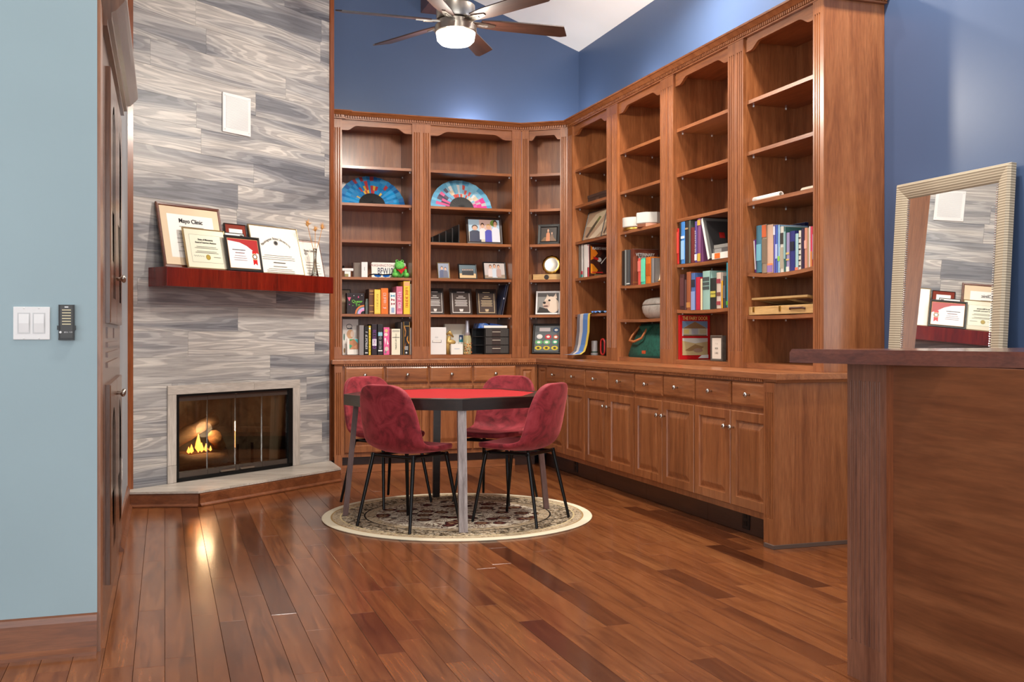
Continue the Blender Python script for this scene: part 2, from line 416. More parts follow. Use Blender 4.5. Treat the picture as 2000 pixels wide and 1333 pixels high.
for along, wins in (('x', wr), ('y', wl)):
    for (a, c) in wins:
        k += 1
        mb = MB(); m = (a+c)/2
        def bb(a0, a1, za, zb, mi=0, dpt=.05):
            if along == 'x': mb.box(a0, a1, -4.09, -4.09+dpt, za, zb, mi)
            else: mb.box(-4.09, -4.09+dpt, a0, a1, za, zb, mi)
        for (p, q, za, zb) in ((a, a+.06, .6, 2.9), (c-.06, c, .6, 2.9), (a, c, .6, .66), (a, c, 2.84, 2.9), (m-.025, m+.025, .66, 2.84)): bb(p, q, za, zb)
        S(mb.build('window_%d' % k, mat('window_white', (236, 236, 232), .4)))
mb = MB(); pr = [(XW+.12, 3.79-.045), (2.25, 4.32), (-4.1, 4.27), (-4.1, 4.47), (2.25, 4.52), (XW+.12, 3.95)]
n = len(pr); vs = [(x, -4.1, z) for x, z in pr]+[(x, YW+.1, z) for x, z in pr]
mb.add(vs, [tuple(range(n)), tuple(range(2*n-1, n-1, -1))]+[(i, (i+1) % n, n+(i+1) % n, n+i) for i in range(n)])
S(mb.build('ceiling', M_CEIL))
bm_ = MB().box(2.17, 2.33, -4, YW-.002, 4.0, 4.34).build('ridge_beam', wood('beam_wood', (70, 36, 24), (100, 56, 38), (124, 76, 54), 'y'))
tag(bm_, 'reddish brown ceiling ridge beam behind the fan', 'beam', kind=None)
# baseboards
BBP = [(0, 0), (.032, 0), (.032, .012), (.020, .022), (.016, .026), (.016, .115), (.010, .135), (0, .14)]
S(sweep(BBP, [(-4, YF), (-.225, YF)]).build('baseboard_front_left', M_TRIM))
S(sweep(BBP, [(XL, 5.62), (XL, 7.06)]).build('baseboard_left', M_TRIM))
# ---------------------------------------------------------------- fireplace wall
def fpt(s, off=0.0): p = FP0+FE*s+FN*off; return (p.x, p.y)
def fray(x, y, off=0.0):               # pixel -> (s, z) on fireplace wall plane
    d = ray(x, y); D = Vector((d[0], d[1])); q = FP0+FN*off
    t = q.dot(FN)/D.dot(FN); p = D*t; return ((p-q).dot(FE), CAMH+t*d[2])
def ftrans(s=0, off=0, z=0): p = fpt(s, off); return (p[0], p[1], z)
FW = thing('wall_fireplace', None, None, ftrans(), FROT); S(FW)
so0, so1 = fray(325.8, 800)[0], fray(584, 800)[0]
si0, si1 = fray(342.5, 800)[0], fray(570, 800)[0]
zo, zi = .768, .706; ZH = .102
mb = MB()
mb.box(0, si0-.01, .014, .10, 0, 4.3); mb.box(si1+.01, FLEN, .014, .10, 0, 4.3); mb.box(si0-.01, si1+.01, .014, .10, zi+.01, 4.3)
mb.build('wall_core', M_GREYW, FW)
# side of the chimney block running back to the rear wall
ex, ey = fpt(FLEN, 0)
S(MB().prism([(ex-.06, ey), (ex+.012, ey+.01), (ex+.012, YW), (ex-.06, YW)], 0, 4.3).build('wall_chimney_side', M_NAVY))
PH = .178; r = 0; z = ZH-.03
while z < 4.28:
    s = -random.Random(r*7+3).uniform(0, 1.2)
    while s < FLEN:
        a, b = max(s, 0), min(s+1.22, FLEN); s += 1.22
        if b-a < .01: continue
        za, zb = z, min(z+PH, 4.28)
        pieces = [(a, b, za, zb)]
        oa, ob, ot = si0-.03, si1+.03, zi+.03
        if za < ot and b > oa and a < ob:
            pieces = []
            if a < oa: pieces.append((a, oa, za, zb))
            if b > ob: pieces.append((ob, b, za, zb))
            if zb > ot: pieces.append((max(a, oa), min(b, ob), ot, zb))
        for (p, q, u, v) in pieces:
            g = .0006; MB().box(g, q-p-g, 0, .014, g, v-u-g).build('wall_plank', M_GP, FW, (p, 0, u))
    z += PH; r += 1
# trims at both ends of the grey wall
S(MB().box(-.040, .004, -.012, .05, ZH, 4.3).build('trim_1', M_TRIMZ, None, ftrans(), (0, 0, FROT)))
S(MB().box(FLEN-.012, FLEN+.03, -.014, .05, ZH, 4.3).build('trim_2', M_TRIMZ, None, ftrans(), (0, 0, FROT)))
# hearth
hp = [(XL+.004, 7.05), (.208, 6.944), (1.256, 7.80), (1.256, 8.19), (ex-.005, ey-.02), (FP0.x, FP0.y-.012), (XL+.004, 7.14)]
HE = thing('hearth', 'low raised hearth with pale wood-look tiles and brown wooden skirting', 'hearth', (0, 0, 0))
MB().prism(hp, .002, .088).build('core', M_TRIM, HE)
for a, b in ((hp[0], hp[1]), (hp[1], hp[2]), (hp[2], hp[3])):
    sk = sweep([(0, .002), (.026, .002), (.026, .010), (.013, .022), (.013, .078), (.008, .088), (0, .09)], [a, b]); sk.build('skirting', M_TRIM, HE)
def clip(poly, n, c):
    out = []
    for i in range(len(poly)):
        p, q = poly[i], poly[(i+1) % len(poly)]; dp = p[0]*n[0]+p[1]*n[1]-c; dq = q[0]*n[0]+q[1]*n[1]-c
        if dp >= 0: out.append(p)
        if (dp >= 0) != (dq >= 0): t = dp/(dp-dq); out.append((p[0]+(q[0]-p[0])*t, p[1]+(q[1]-p[1])*t))
    return out
hq = [(XL+.006, 7.03), (.205, 6.925), (1.268, 7.79), (1.262, 8.19), (ex-.005, ey-.02), (FP0.x, FP0.y-.012), (XL+.006, 7.14)]
M_TILE = wood('hearth_tile', (170, 158, 146), (198, 188, 176), (216, 208, 198), 'x', .4, .1, vary=.22)
ta = RAD(-22); tn = (sin(-ta), cos(-ta)); tn = (-sin(ta), cos(ta))
cs = [p[0]*tn[0]+p[1]*tn[1] for p in hq]; c0 = min(cs)
while c0 < max(cs):
    pl = clip(clip(hq, tn, c0+.001), (-tn[0], -tn[1]), -(c0+.149)); c0 += .15
    if len(pl) > 2: MB().prism(pl, .088, ZH).build('tile', M_TILE, HE)
# fireplace surround + insert (separate thing in front of wall core)
FI = thing('fireplace', 'gas fireplace with pale tile surround and bifold glass doors', 'fireplace', ftrans(0, 0, 0), FROT)
M_SUR = wood('surround_tile', (176, 166, 156), (200, 190, 180), (214, 206, 198), 'x', .45, 0, vary=.10)
M_SURZ = wood('surround_tile_upright', (176, 166, 156), (200, 190, 180), (214, 206, 198), 'z', .45, 0, vary=.10)
sm = so0+(so1-so0)*.62
for (a, b, u, v, m) in ((so0, si0, ZH+.002, ZH+.12, M_SURZ), (so0, si0, ZH+.122, zi-.001, M_SURZ), (si1, so1, ZH+.002, zi-.001, M_SURZ), (so0, sm-.001, zi, zo, M_SUR), (sm+.001, so1, zi, zo, M_SUR)):
    MB().box(a, b, -.012, .0, u, v).build('surround_tile', m, FI)
M_FB = speckle('firebox_panel', [(92, 82, 72), (130, 118, 102), (156, 142, 122)], 6, .9)
fd = .48
mb = MB(); mb.box(si0, si0+.012, .012, fd, ZH, zi); mb.box(si1-.012, si1, .012, fd, ZH, zi); mb.box(si0, si1, fd, fd+.02, ZH, zi+.02); mb.box(si0, si1, .012, fd, zi, zi+.012); mb.box(si0, si1, .0, fd, ZH-.012, ZH+.004)
mb.build('firebox', M_FB, FI)
mb = MB(); ww = .022
mb.box(si0, si0+ww, -.012, .03, ZH+.004, zi); mb.box(si1-.045, si1, -.012, .03, ZH+.004, zi); mb.box(si0, si1, -.010, .03, zi-.016, zi); mb.box(si0, si1, -.012, .03, ZH+.003, ZH+.026)
mb.build('frame', mat('fire_frame_black', (26, 27, 28), .35, .5), FI)
a, b = si0+ww, si1-.045; u, v = ZH+.026, zi-.016
M_FTRIM = mat('fire_door_trim', (112, 104, 98), .35, .8)
for i in range(4):
    p, q = a+(b-a)*i/4+.001, a+(b-a)*(i+1)/4-.001
    d = MB().box(p, q, .004, .009, u+.036, v-.034).build('glass_door', M_FGLASS, FI)
    mb = MB(); mb.box(p, q, .001, .013, u, u+.036); mb.box(p, q, .001, .013, v-.034, v); mb.box(p, p+.0022, .0035, .0095, u+.036, v-.034)
    mb.build('door_rail', M_FTRIM, d)
    if i in (1, 2):
        h0 = q-.15 if i == 1 else p+.03
        MB().box(h0, h0+.13, -.02, .001, u+.006, u+.022).build('door_handle', M_NICK, d, bevel=.003)
MB().box(a+.5*(b-a)-.008, a+.5*(b-a)+.008, -.006, .0, v-.004, v+.004).build('latch', M_NICK, FI)
# mesh screen gathered at the right side
mb = MB(); pts = []
for i in range(9): pts.append((b-.16+i*.011+.0, .03+(.010 if i % 2 else 0)))
for i in range(8):
    mb.add([(pts[i][0], pts[i][1], u+.02), (pts[i+1][0], pts[i+1][1], u+.02), (pts[i+1][0]+.02, pts[i+1][1], v-.02), (pts[i][0]+.02, pts[i][1], v-.02)], [(0, 1, 2, 3)])
mb.build('mesh_screen', mat('mesh_screen', (188, 176, 156), .6, .3), FI)
# grate, logs, flames
GR = MB()
cx = si0+.36
for i in range(6): GR.box(cx-.27+i*.10, cx-.258+i*.10, .10, .36, ZH+.06, ZH+.072)
GR.box(cx-.30, cx+.30, .10, .115, ZH+.055, ZH+.07); GR.box(cx-.30, cx+.30, .34, .355, ZH+.055, ZH+.07)
for x in (cx-.28, cx+.27):
    for y in (.105, .345): GR.box(x, x+.014, y, y+.014, ZH+.004, ZH+.06)
for x in (cx+.29, cx+.43): GR.box(x, x+.014, .12, .134, ZH+.004, ZH+.20)
GR.build('grate', M_BLK, FI)
def log(p, q, r0, r1, m=M_LOG):
    p, q = Vector(p), Vector(q); pts = [p.lerp(q, t/6) for t in range(7)]; rg = random.Random(int(p.x*999))
    pts = [pp+Vector((0, rg.uniform(-.006, .006), rg.uniform(-.006, .006))) for pp in pts]
    rs = [r0+(r1-r0)*t/6+rg.uniform(-.005, .005) for t in range(7)]
    return MB().tube(pts, rs, 10).build('log', m, FI, smooth=True)
log((cx-.26, .14, ZH+.115), (cx+.20, .16, ZH+.105), .05, .046)
log((cx-.28, .27, ZH+.20), (cx+.16, .22, ZH+.40), .06, .05)
log((cx+.10, .15, ZH+.27), (cx+.30, .33, ZH+.17), .05, .045, wood('log_split', (120, 78, 44), (176, 124, 74), (206, 160, 106), 'x', .9, 0))
log((cx-.10, .33, ZH+.12), (cx+.32, .30, ZH+.12), .05, .05)
M_FLAME = mat('flame', (255, 150, 62), .5, emit=6)
for (dx, h, w) in ((-.07, .05, .014), (-.045, .065, .016), (.015, .14, .024), (.045, .07, .016), (.085, .06, .016), (.125, .04, .010)):
    MB().lathe([(.001, 0), (w, h*.25), (w*.75, h*.5), (w*.3, h*.8), (.0008, h)], 10).build('flame', M_FLAME, FI, (cx+dx-.02, .20, ZH+.16), smooth=True)
fl_l = bpy.data.lights.new('fire_light', 'POINT'); fl_l.energy = 4.5; fl_l.color = (1, .74, .46); fl_l.shadow_soft_size = .06
flo = bpy.data.objects.new('fire_light', fl_l); COL.objects.link(flo); flo.parent = FI; flo.location = (cx, .13, ZH+.33)
# mantel
MD = .194
s0m = fray(289.5, 540)[0]; 
def mant_s(px):
    return fray(px, 540, MD)[0]
s1m = mant_s(651); MZ0, MZ1 = 1.437, 1.565
MA = thing('mantel_shelf', 'glossy dark red mahogany mantel beam on the grey plank wall', 'mantel', ftrans(0, 0, 0), FROT)
MB().box(s0m, s1m, -MD, -.001, MZ0, MZ1).build('beam', M_MANTEL, MA, bevel=.002)
# speaker grille
a0, a1 = fray(433.3, 218)[0], fray(487.8, 228)[0]; g0, g1 = fray(433.3, 256.8)[1], fray(433.3, 179.5)[1]
SPK = thing('speaker_grille', 'white rectangular wall speaker grille high on the grey planks', 'speaker', ftrans(0, 0, 0), FROT)
MB().box(a0, a1, -.012, -.0005, g0, g1).build('frame', M_WHITE, SPK, bevel=.003)
for i in range(26):
    zz = g0+.035+(g1-g0-.06)*i/25; w = (a1-a0)
    MB().box(a0+.028, a1-.028, -.0145, -.012, zz, zz+.0045).build('louver', mat('louver_white', (214, 214, 214), .5), SPK)
for (x, zz) in ((a0+.018, g0+.02), (a1-.018, g0+.02), (a0+.018, g1-.02), (a1-.018, g1-.02)):
    MB().lathe([(.003, 0), (.003, .002), (.001, .0025)], 8).build('screw', M_NICK, SPK, (x, -.012, zz), (pi/2, 0, 0))
# ================================================================ CABINET HELPERS
def rect(x0, x1, z0, z1, y): return [(x0, y, z0), (x1, y, z0), (x1, y, z1), (x0, y, z1)]
def relief(mb, x0, x1, z0, z1, steps, yb, mi=0):
    """steps = [(inset, y)...] outer to inner; yb = back"""
    mb.loops([rect(x0, x1, z0, z1, yb)]+[rect(x0+i, x1-i, z0+i, z1-i, y) for i, y in steps], mi)
DOOR = [(0, -.014), (.004, -.018), (.052, -.018), (.056, -.008), (.062, -.007), (.092, -.0165), (.1, -.0175)]
DRAW = [(0, -.010), (.012, -.017), (.018, -.018)]
KNOB = [(.006, 0), (.005, .012), (.0055, .016), (.013, .021), (.0155, .027), (.013, .033), (.006, .036)]
def knob(parent, x, y, z):
    return MB().lathe(KNOB, 14).build('knob', M_CHROME, parent, (x, y, z), (pi/2, 0, 0), smooth=True)
def door(parent, x0, x1, z0, z1, kx=None, kz=None, m=None):
    mb = MB(); relief(mb, x0, x1, z0, z1, DOOR, -.0005); d = mb.build('door', m or M_CZ, parent)
    if kx is not None: knob(d, kx, -.018, kz)
    return d
def drawer(parent, x0, x1, z0, z1, kn=True):
    mb = MB(); relief(mb, x0, x1, z0, z1, DRAW, -.0005); d = mb.build('drawer', M_CX, parent)
    if kn: knob(d, (x0+x1)/2, -.018, (z0+z1)/2)
    return d
def flutes(mb, x0, x1, yf, yb, z0, z1, n, plain0=.10, plain1=.07, dep=.008):
    w = x1-x0; pitch = (w-.02)/n; gw = pitch*.52
    prof = [(x0, yb), (x0, yf)]
    for i in range(n):
        c = x0+.01+pitch*(i+.5)
        for k in range(5):
            a = pi*k/4; prof.append((c-gw/2*cos(a), yf+dep*sin(a)))
    prof += [(x1, yf), (x1, yb)]
    mb.prism([(p[0], p[1]) for p in prof], z0+plain0, z1-plain1)
    mb.box(x0, x1, yf, yb, z0, z0+plain0); mb.box(x0, x1, yf, yb, z1-plain1, z1)
def pilaster(parent, x0, x1, z0, z1, n, yf=-.02, yb=0.0, m=None, p0=.10, p1=.07):
    mb = MB(); flutes(mb, x0, x1, yf, yb, z0, z1, n, p0, p1); return mb.build('pilaster', m or M_CZ, parent)
def valance(parent, x0, x1, z0, z1, za):
    w = x1-x0; k = min(.16, w*.22); pts = [(x0, z1), (x0, z0), (x0+k*.35, z0)]
    for i in range(7):
        t = i/6; pts.append((x0+k*.35+k*.65*t, z0+(za-z0)*(1-cos(pi*t/2)) if False else z0+(za-z0)*(.5-.5*cos(pi*t))))
    r = [(x0+x1-p[0], p[1]) for p in pts[::-1]]
    pts = pts+r
    return MB().plate(pts[::-1], -.004, .016).build('valance', M_CX, parent)
ZT, ZVT, ZVA, ZVB = 2.97, 2.895, 2.862, 2.822       # crown top, valance top, arch, bracket bottom
ZC = .914
SAG = {}
class Bay: pass
def upper_unit(name, label, loc, rotz, x0, x1, depth, shelves, pils, sags=None, group='upper bookcase units of the built-in library', xl=None, xr=None):
    """opening x0..x1; pils = [(xa, xb, nflutes)]"""
    U = thing(name, label, 'bookcase', loc, rotz, group)
    t = .018; xl = x0-t if xl is None else xl; xr = x1+t if xr is None else xr
    MB().box(xl, x0, .0, depth, ZC+.001, ZVT+.011).build('side_panel', M_CZ, U)
    MB().box(x1, xr, .0, depth, ZC+.001, ZVT+.011).build('side_panel', M_CZ, U)
    MB().box(x0, x1, depth-.012, depth, ZC+.001, ZVT+.011).build('back_panel', M_CZ, U)
    MB().box(x0, x1, .0, depth-.012, ZVT-.006, ZVT+.012).build('top_panel', M_CX, U)
    MB().box(x0, x1, -.002, depth-.012, ZC+.001, .945).build('bottom_deck', M_CX, U)
    valance(U, x0, x1, ZVB, ZVT, ZVA)
    b = Bay(); b.U = U; b.x0, b.x1, b.depth = x0, x1, depth; b.z = [.945]; b.sag = [0.0]; b.loc = Vector(loc); b.rot = rotz
    for i, z in enumerate(shelves):
        sg = (sags or {}).get(i, .0)
        n = 10; up = []; lo = []
        for k in range(n+1):
            u = k/n; dz = -sg*(1-(2*u-1)**2); x = x0+.001+(x1-x0-.002)*u
            up.append((x, z+dz)); lo.append((x, z-.022+dz))
        sh = MB().plate((up[::-1]+lo)[::-1], .006, depth-.014).build('shelf', M_CX, U)
        for px in (x0+.004, x1-.004):
            for py in (.05, depth-.09):
                MB().lathe([(.005, -.012), (.006, -.004), (.004, .0)], 8).build('shelf_pin', M_WHITE, sh, (px, py, z-.022))
        b.z.append(z); b.sag.append(sg)
    order = sorted(range(len(b.z)), key=lambda i: b.z[i]); b.z = [b.z[i] for i in order]; b.sag = [b.sag[i] for i in order]
    for (xa, xb, nf) in pils: pilaster(U, xa, xb, ZC+.001, ZVT+.012, nf)
    return b
def btop(b, i, x):
    u = (x-b.x0)/(b.x1-b.x0); return b.z[i]-b.sag[i]*(1-(2*u-1)**2)
def bsup(b, i, x0, x1):                  # highest shelf point under x0..x1
    return max(btop(b, i, x0), btop(b, i, x1))
def bgap(b, i, x):                       # free height above shelf i
    up = b.z[i+1]-.022-b.sag[i+1] if i+1 < len(b.z) else ZVB
    return up-btop(b, i, x)-.006
def bpos(b, x, y):                       # local -> world xy
    return (b.loc.x+x*cos(b.rot)-y*sin(b.rot), b.loc.y+x*sin(b.rot)+y*cos(b.rot))
def bpx(b, px, off=.04):                 # pixel column -> local x on plane y=off of the bay
    d = ray(px, 500); n = Vector((-sin(b.rot), cos(b.rot))); e = Vector((cos(b.rot), sin(b.rot)))
    q = Vector((b.loc.x, b.loc.y))+n*off; D = Vector((d[0], d[1])); t = q.dot(n)/D.dot(n); return (D*t-q).dot(e)
# ================================================================ BACK RUN
SHB = [2.53, 2.22, 1.91, 1.60, 1.29]
xs = [onY(p, 500, YU).x for p in (649, 667, 804, 840, 999, 1017)]
UB1 = upper_unit('bookcase', 'far wall bookcase bay with a blue hand fan and board games', (0, YU, 0), 0, xs[1], xs[2], YW-YU-.002, SHB, [(xs[0]-.0, xs[1], 3), (xs[2], (xs[2]+xs[3])/2, 3)])
UB2 = upper_unit('bookcase', 'far wall bookcase bay with plaques and a black drawer organizer', (0, YU, 0), 0, xs[3], xs[4], YW-YU-.002, SHB, [((xs[2]+xs[3])/2, xs[3], 3), (xs[4], xs[5], 3)])
DG0 = Vector((xs[5], YU)); DG1 = Vector((XU, 8.27)); DV = (DG1-DG0); DLEN = DV.length; DROT = atan2(DV.y, DV.x)
tmp = Bay(); tmp.loc = Vector((DG0.x, DG0.y, 0)); tmp.rot = DROT
da, db = bpx(tmp, 1034, 0), bpx(tmp, 1095, 0)
UB3 = upper_unit('bookcase', 'narrow angled corner bookcase bay with a gold-rimmed plate and a dog picture', (DG0.x, DG0.y, 0), DROT, da, db, .30, SHB, [(0.014, da, 3), (db, DLEN-.012, 3)])
# ================================================================ RIGHT RUN
ys = [8.27, 8.153, 7.436, 7.233, 6.51, 6.311, 5.591, 5.413, 4.709, 4.632]
us = [8.27-y for y in ys]
RL = (XU, 8.27, 0); RR = -pi/2; RD = XW-XU-.002
UR1 = upper_unit('bookcase', 'bookcase bay on the side wall with hanging show ribbons, next to the corner', RL, RR, us[1], us[2], RD, [2.53, 2.22, 1.91, 1.60, 1.29], [(us[0]+.01, us[1], 3), (us[2], (us[2]+us[3])/2, 3)])
UR2 = upper_unit('bookcase', 'bookcase bay on the side wall with candle jars and a green bag', RL, RR, us[3], us[4], RD, [2.53, 2.22, 1.91, 1.497, 1.235], [((us[2]+us[3])/2, us[3], 3), (us[4], (us[4]+us[5])/2, 3)], {3: .010, 4: .004})
UR3 = upper_unit('bookcase', 'side wall bookcase bay with two book rows and a red picture book', RL, RR, us[5], us[6], RD, [2.53, 2.22, 1.91, 1.60, 1.288], [((us[4]+us[5])/2, us[5], 3), (us[6], (us[6]+us[7])/2, 3)], {3: .006, 4: .010})
UR4 = upper_unit('bookcase', 'side wall bookcase bay at the open end with paper rolls and easel box', RL, RR, us[7], us[8], RD, [2.53, 2.22, 1.915, 1.492, 1.232], [((us[6]+us[7])/2, us[7], 3), (us[8], us[9], 3)], {3: .020, 4: .004})
MB().box(us[9], us[9]+.018, -.02, RD, ZC+.001, ZVT+.011).build('end_panel', M_CZ, UR4.U)
# crown moulding of the library
CP = [(-.02, ZVT+.013), (.022, ZVT+.013), (.022, ZVT+.022), (.012, ZVT+.024), (.012, ZVT+.042), (.032, ZVT+.044), (.046, ZVT+.056), (.056, ZVT+.064), (.066, ZVT+.066), (.070, ZT), (-.02, ZT)]
CRP = [(xs[0]-.004, YU-.03), (xs[1]+.004, YU-.03), (xs[1]+.004, YU), (DG0.x, YU), (DG1.x, DG1.y), (XU, 8.27-us[9]-.018), (XW-.001, 8.27-us[9]-.018)]
CR = thing('crown_molding', 'cherry crown molding with a dentil band running along the top of the bookcases', 'molding')
sweep(CP, CRP).build('cornice', M_CX, CR)
def dentils(path, off, z0, z1, w, gap, dep, name, parent, m):
    mb = MB()
    for i in range(len(path)-1):
        p, q = Vector(path[i]), Vector(path[i+1]); d = q-p; l = d.length
        if l < .08: continue
        d.normalize(); nrm = Vector((d.y, -d.x)); k = int(l/(w+gap)); rot = atan2(d.y, d.x)
        for j in range(k):
            c = p+d*((j+.5)*(l/k))
            Tm = Matrix.Translation((c.x, c.y, 0)) @ Matrix.Rotation(rot, 4, 'Z')
            mb.box(-w/2, w/2, -(off+dep), -off, z0, z1, 0, Tm)
    return tag(mb.build(name, m, parent), kind='stuff')
dentils(CRP, .011, ZVT+.0235, ZVT+.0425, .0115, .0085, .018, 'dentil_band', CR, M_CX)
# ================================================================ BASE CABINETS
ZD0, ZD1, ZP0, ZP1, ZK = .722, .856, .165, .694, .13
def base_body(U, x0, x1, depth, label=None):
    MB().box(x0+.001, x1-.001, 0, depth, ZK, .862).build('body', M_CZ, U)
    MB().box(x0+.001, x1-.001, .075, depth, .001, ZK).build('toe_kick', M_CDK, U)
# right run: local x = 8.22 - y
BL = (XB, YB, 0)
yd = [7.98, 7.564, 7.144, 6.723, 6.291, 5.873, 5.459, 5.042, 4.65]
BD = XW-XB-.002
U = thing('base_cabinet', 'narrow filler panel cabinet in the corner of the side wall base', 'cabinet', BL, RR)
base_body(U, .002, YB-yd[0], BD)
mb = MB(); relief(mb, .05, YB-yd[0]-.03, .20, .84, [(0, -.010), (.02, -.010), (.03, -.002), (.045, -.008)], -.0005); mb.build('panel', M_CZ, U)
names = ['side wall base cabinet with two drawers and two doors, next to the corner filler', 'second side wall base cabinet from the corner, two drawers over two doors', 'third side wall base cabinet from the corner, two drawers over two doors', 'side wall base cabinet at the open end with a plain side panel']
for k in range(4):
    a, m_, b = YB-yd[2*k], YB-yd[2*k+1], YB-yd[2*k+2]
    U = thing('base_cabinet', names[k], 'cabinet', BL, RR, 'base cabinets along the side wall')
    base_body(U, a, b, BD)
    g = .012
    drawer(U, a+g/2, m_-g/2, ZD0, ZD1); drawer(U, m_+g/2, b-g/2, ZD0, ZD1)
    door(U, a+g/2, m_-g/3, ZP0, ZP1, m_-.035, .60); door(U, m_+g/3, b-g/2, ZP0, ZP1, m_+.035, .60)
    if k == 3:
        e = YB-4.60
        pilaster(U, YB-4.70, e, .02, .862, 4, -.022, .0, None, .13, .05)
        MB().box(e-.03, e, 0, BD, .02, .862).build('side_panel', M_CZ, U)
        MB().box(e-.08, e+.012, -.035, BD, .001, .02).build('shoe_molding', mat('shoe_grey_brown', (92, 74, 66), .5), U)
# back run: local x = world x
bx = [1.283, 1.345, 1.69, 2.06, 2.437, 2.823, 3.018]
U = thing('base_cabinet', 'far wall base cabinet with two drawers, beside the grey plank wall', 'cabinet', (0, YB, 0), 0, 'base cabinets along the far wall')
def back_base(U, a, m_, b, l=None):
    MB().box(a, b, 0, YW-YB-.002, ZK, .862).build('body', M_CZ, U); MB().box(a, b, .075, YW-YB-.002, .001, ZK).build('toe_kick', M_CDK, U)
    MB().box(a, b, .03, .075, .001, .06).build('toe_strip', M_CX, U)
    g = .014
    drawer(U, a+g/2+(l or 0), m_-g/2, ZD0, ZD1); drawer(U, m_+g/2, b-g/2, ZD0, ZD1)
    door(U, a+g/2+(l or 0), m_-g/3, ZP0, ZP1, m_-.035, .60); door(U, m_+g/3, b-g/2, ZP0, ZP1, m_+.035, .60)
back_base(U, bx[0], bx[2], bx[3], .077); pilaster(U, bx[0], bx[1], .002, .862, 3, -.02, .0, None, .15, .05)
U = thing('base_cabinet', 'far wall base cabinet with two drawers, nearer the corner', 'cabinet', (0, YB, 0), 0, 'base cabinets along the far wall')
back_base(U, bx[3]+.001, bx[4], bx[5])
U = thing('base_cabinet', 'plain panelled filler cabinet at the end of the far wall base', 'cabinet', (0, YB, 0), 0)
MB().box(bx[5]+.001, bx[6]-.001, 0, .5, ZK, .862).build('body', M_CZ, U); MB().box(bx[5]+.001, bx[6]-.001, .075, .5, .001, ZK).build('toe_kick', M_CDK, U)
mb = MB(); relief(mb, bx[5]+.035, bx[6]-.03, .20, .84, [(0, -.010), (.02, -.010), (.03, -.002), (.05, -.009)], -.0005); mb.build('panel', M_CZ, U)
# worktop, one continuous L
ov = .028
WT = thing('worktop', 'continuous L-shaped cherry worktop with dentil edge under the bookcases', 'worktop')
MB().prism([(bx[0]-.02, YB-ov), (XB-ov, YB-ov), (XB-ov, 4.57), (XW-.001, 4.57), (XW-.001, YW-.001), (bx[0]-.0, YW-.001)], .878, ZC).build('slab', M_CY, WT, bevel=.004)
mb = sweep([(0, .863), (.012, .863), (.020, .878), (0, .878)], [(bx[0], YB), (XB, YB), (XB, 4.60), (XW-.001, 4.60)]); mb.build('bed_molding', M_CX, WT)
dentils([(bx[1]+.01, YB), (XB-.02, YB)], .013, .864, .878, .010, .008, .012, 'dentil_band', WT, M_CX)
dentils([(XB, YB-.04), (XB, 4.71)], .013, .864, .878, .010, .008, .012, 'dentil_band', WT, M_CX)
# toe-kick outlets
for px, py in ((1125, 909), (1458, 1015)):
    p = onX(px, py, XB+.075)
    o = thing('outlet', 'dark outlet in the toe kick near the corner' if px < 1200 else 'dark outlet in the toe kick beside the plain end panel', 'outlet', (XB+.075, p.y, p.z), RR, 'toe kick outlets')
    MB().box(-.036, .036, -.006, -.0005, -.055, .055).build('plate', mat('outlet_black', (20, 15, 13), .4), o, bevel=.002)
    for dz in (-.022, .022): MB().box(-.014, .014, -.008, -.006, dz-.014, dz+.014).build('socket', mat('socket_black', (8, 7, 7), .5), o)
# ================================================================ TALL CABINET ON THE LEFT WALL
TY0, TY1 = YF+.13, 5.6
TC = thing('tall_cabinet', 'tall glossy brown built-in cabinet with arched doors along the left wall', 'cabinet', (XL, TY0, 0), pi/2)
# local x = along +y, local y = -X ; front face at local y = -.02
TL = TY1-TY0
MB().box(0, TL, -.012, -.001, .0, 2.30).build('face_frame', M_TALL, TC)
def arch_panel(parent, x0, x1, z0, z1, kn=None):
    w = x1-x0; d = MB(); relief(d, x0, x1, z0, z1, [(0, -.028), (.004, -.031)], -.0125)
    dd = d.build('door', M_TALL, parent)
    def shp(i, y):
        xa, xb, za, zb = x0+i, x1-i, z0+i, z1-i; pts = [(xa, y, za), (xb, y, za), (xb, y, zb-.10)]
        for t in range(1, 10):
            a = t/10; xx = xb+(xa-xb)*a; pts.append((xx, y, zb-.10+.10*sin(pi*a)**.8))
        pts.append((xa, y, zb-.10)); return pts
    MB().loops([shp(.055, -.0312), shp(.058, -.022), shp(.066, -.021), shp(.10, -.0305), shp(.104, -.031)], cap0=False).build('raised_panel', M_TALL, dd)
    if kn: MB().lathe(KNOB, 12).build('knob', M_NICK, dd, (kn[0], -.031, kn[1]), (pi/2, 0, 0), smooth=True)
    return dd
d0 = 4.27-TY0; dw = .54
for k in range(2):
    a = d0+k*dw; kx = a+dw-.05 if k == 0 else a+.05
    arch_panel(TC, a+.004, a+dw-.004, 1.16, 2.16, (kx, 1.36)); arch_panel(TC, a+.004, a+dw-.004, .14, .92, (kx, .86))
for i in range(3): MB().box(d0+.05, d0+2*dw-.05, -.018, -.012, .985+i*.04, 1.005+i*.04).build('slat', M_TALL, TC)
for k in range(2): MB().box(d0+k*dw+.06, d0+k*dw+dw-.06, -.017, -.012, 1.10, 1.145).build('drawer_front', M_TALL, TC)
cpf = [(-.002, 2.24), (.02, 2.24), (.02, 2.262), (.034, 2.266), (.034, 2.29), (.05, 2.298), (.075, 2.33), (.085, 2.345), (.085, 2.37), (-.002, 2.37)]
sw = sweep(cpf, [(XL+.012, TY0), (XL+.012, TY1), (XL+.0005, TY1)])
o = sw.build('crown', M_TALL); o.parent = TC; o.matrix_parent_inverse = (Matrix.Translation((XL, TY0, 0)) @ Matrix.Rotation(pi/2, 4, 'Z')).inverted()
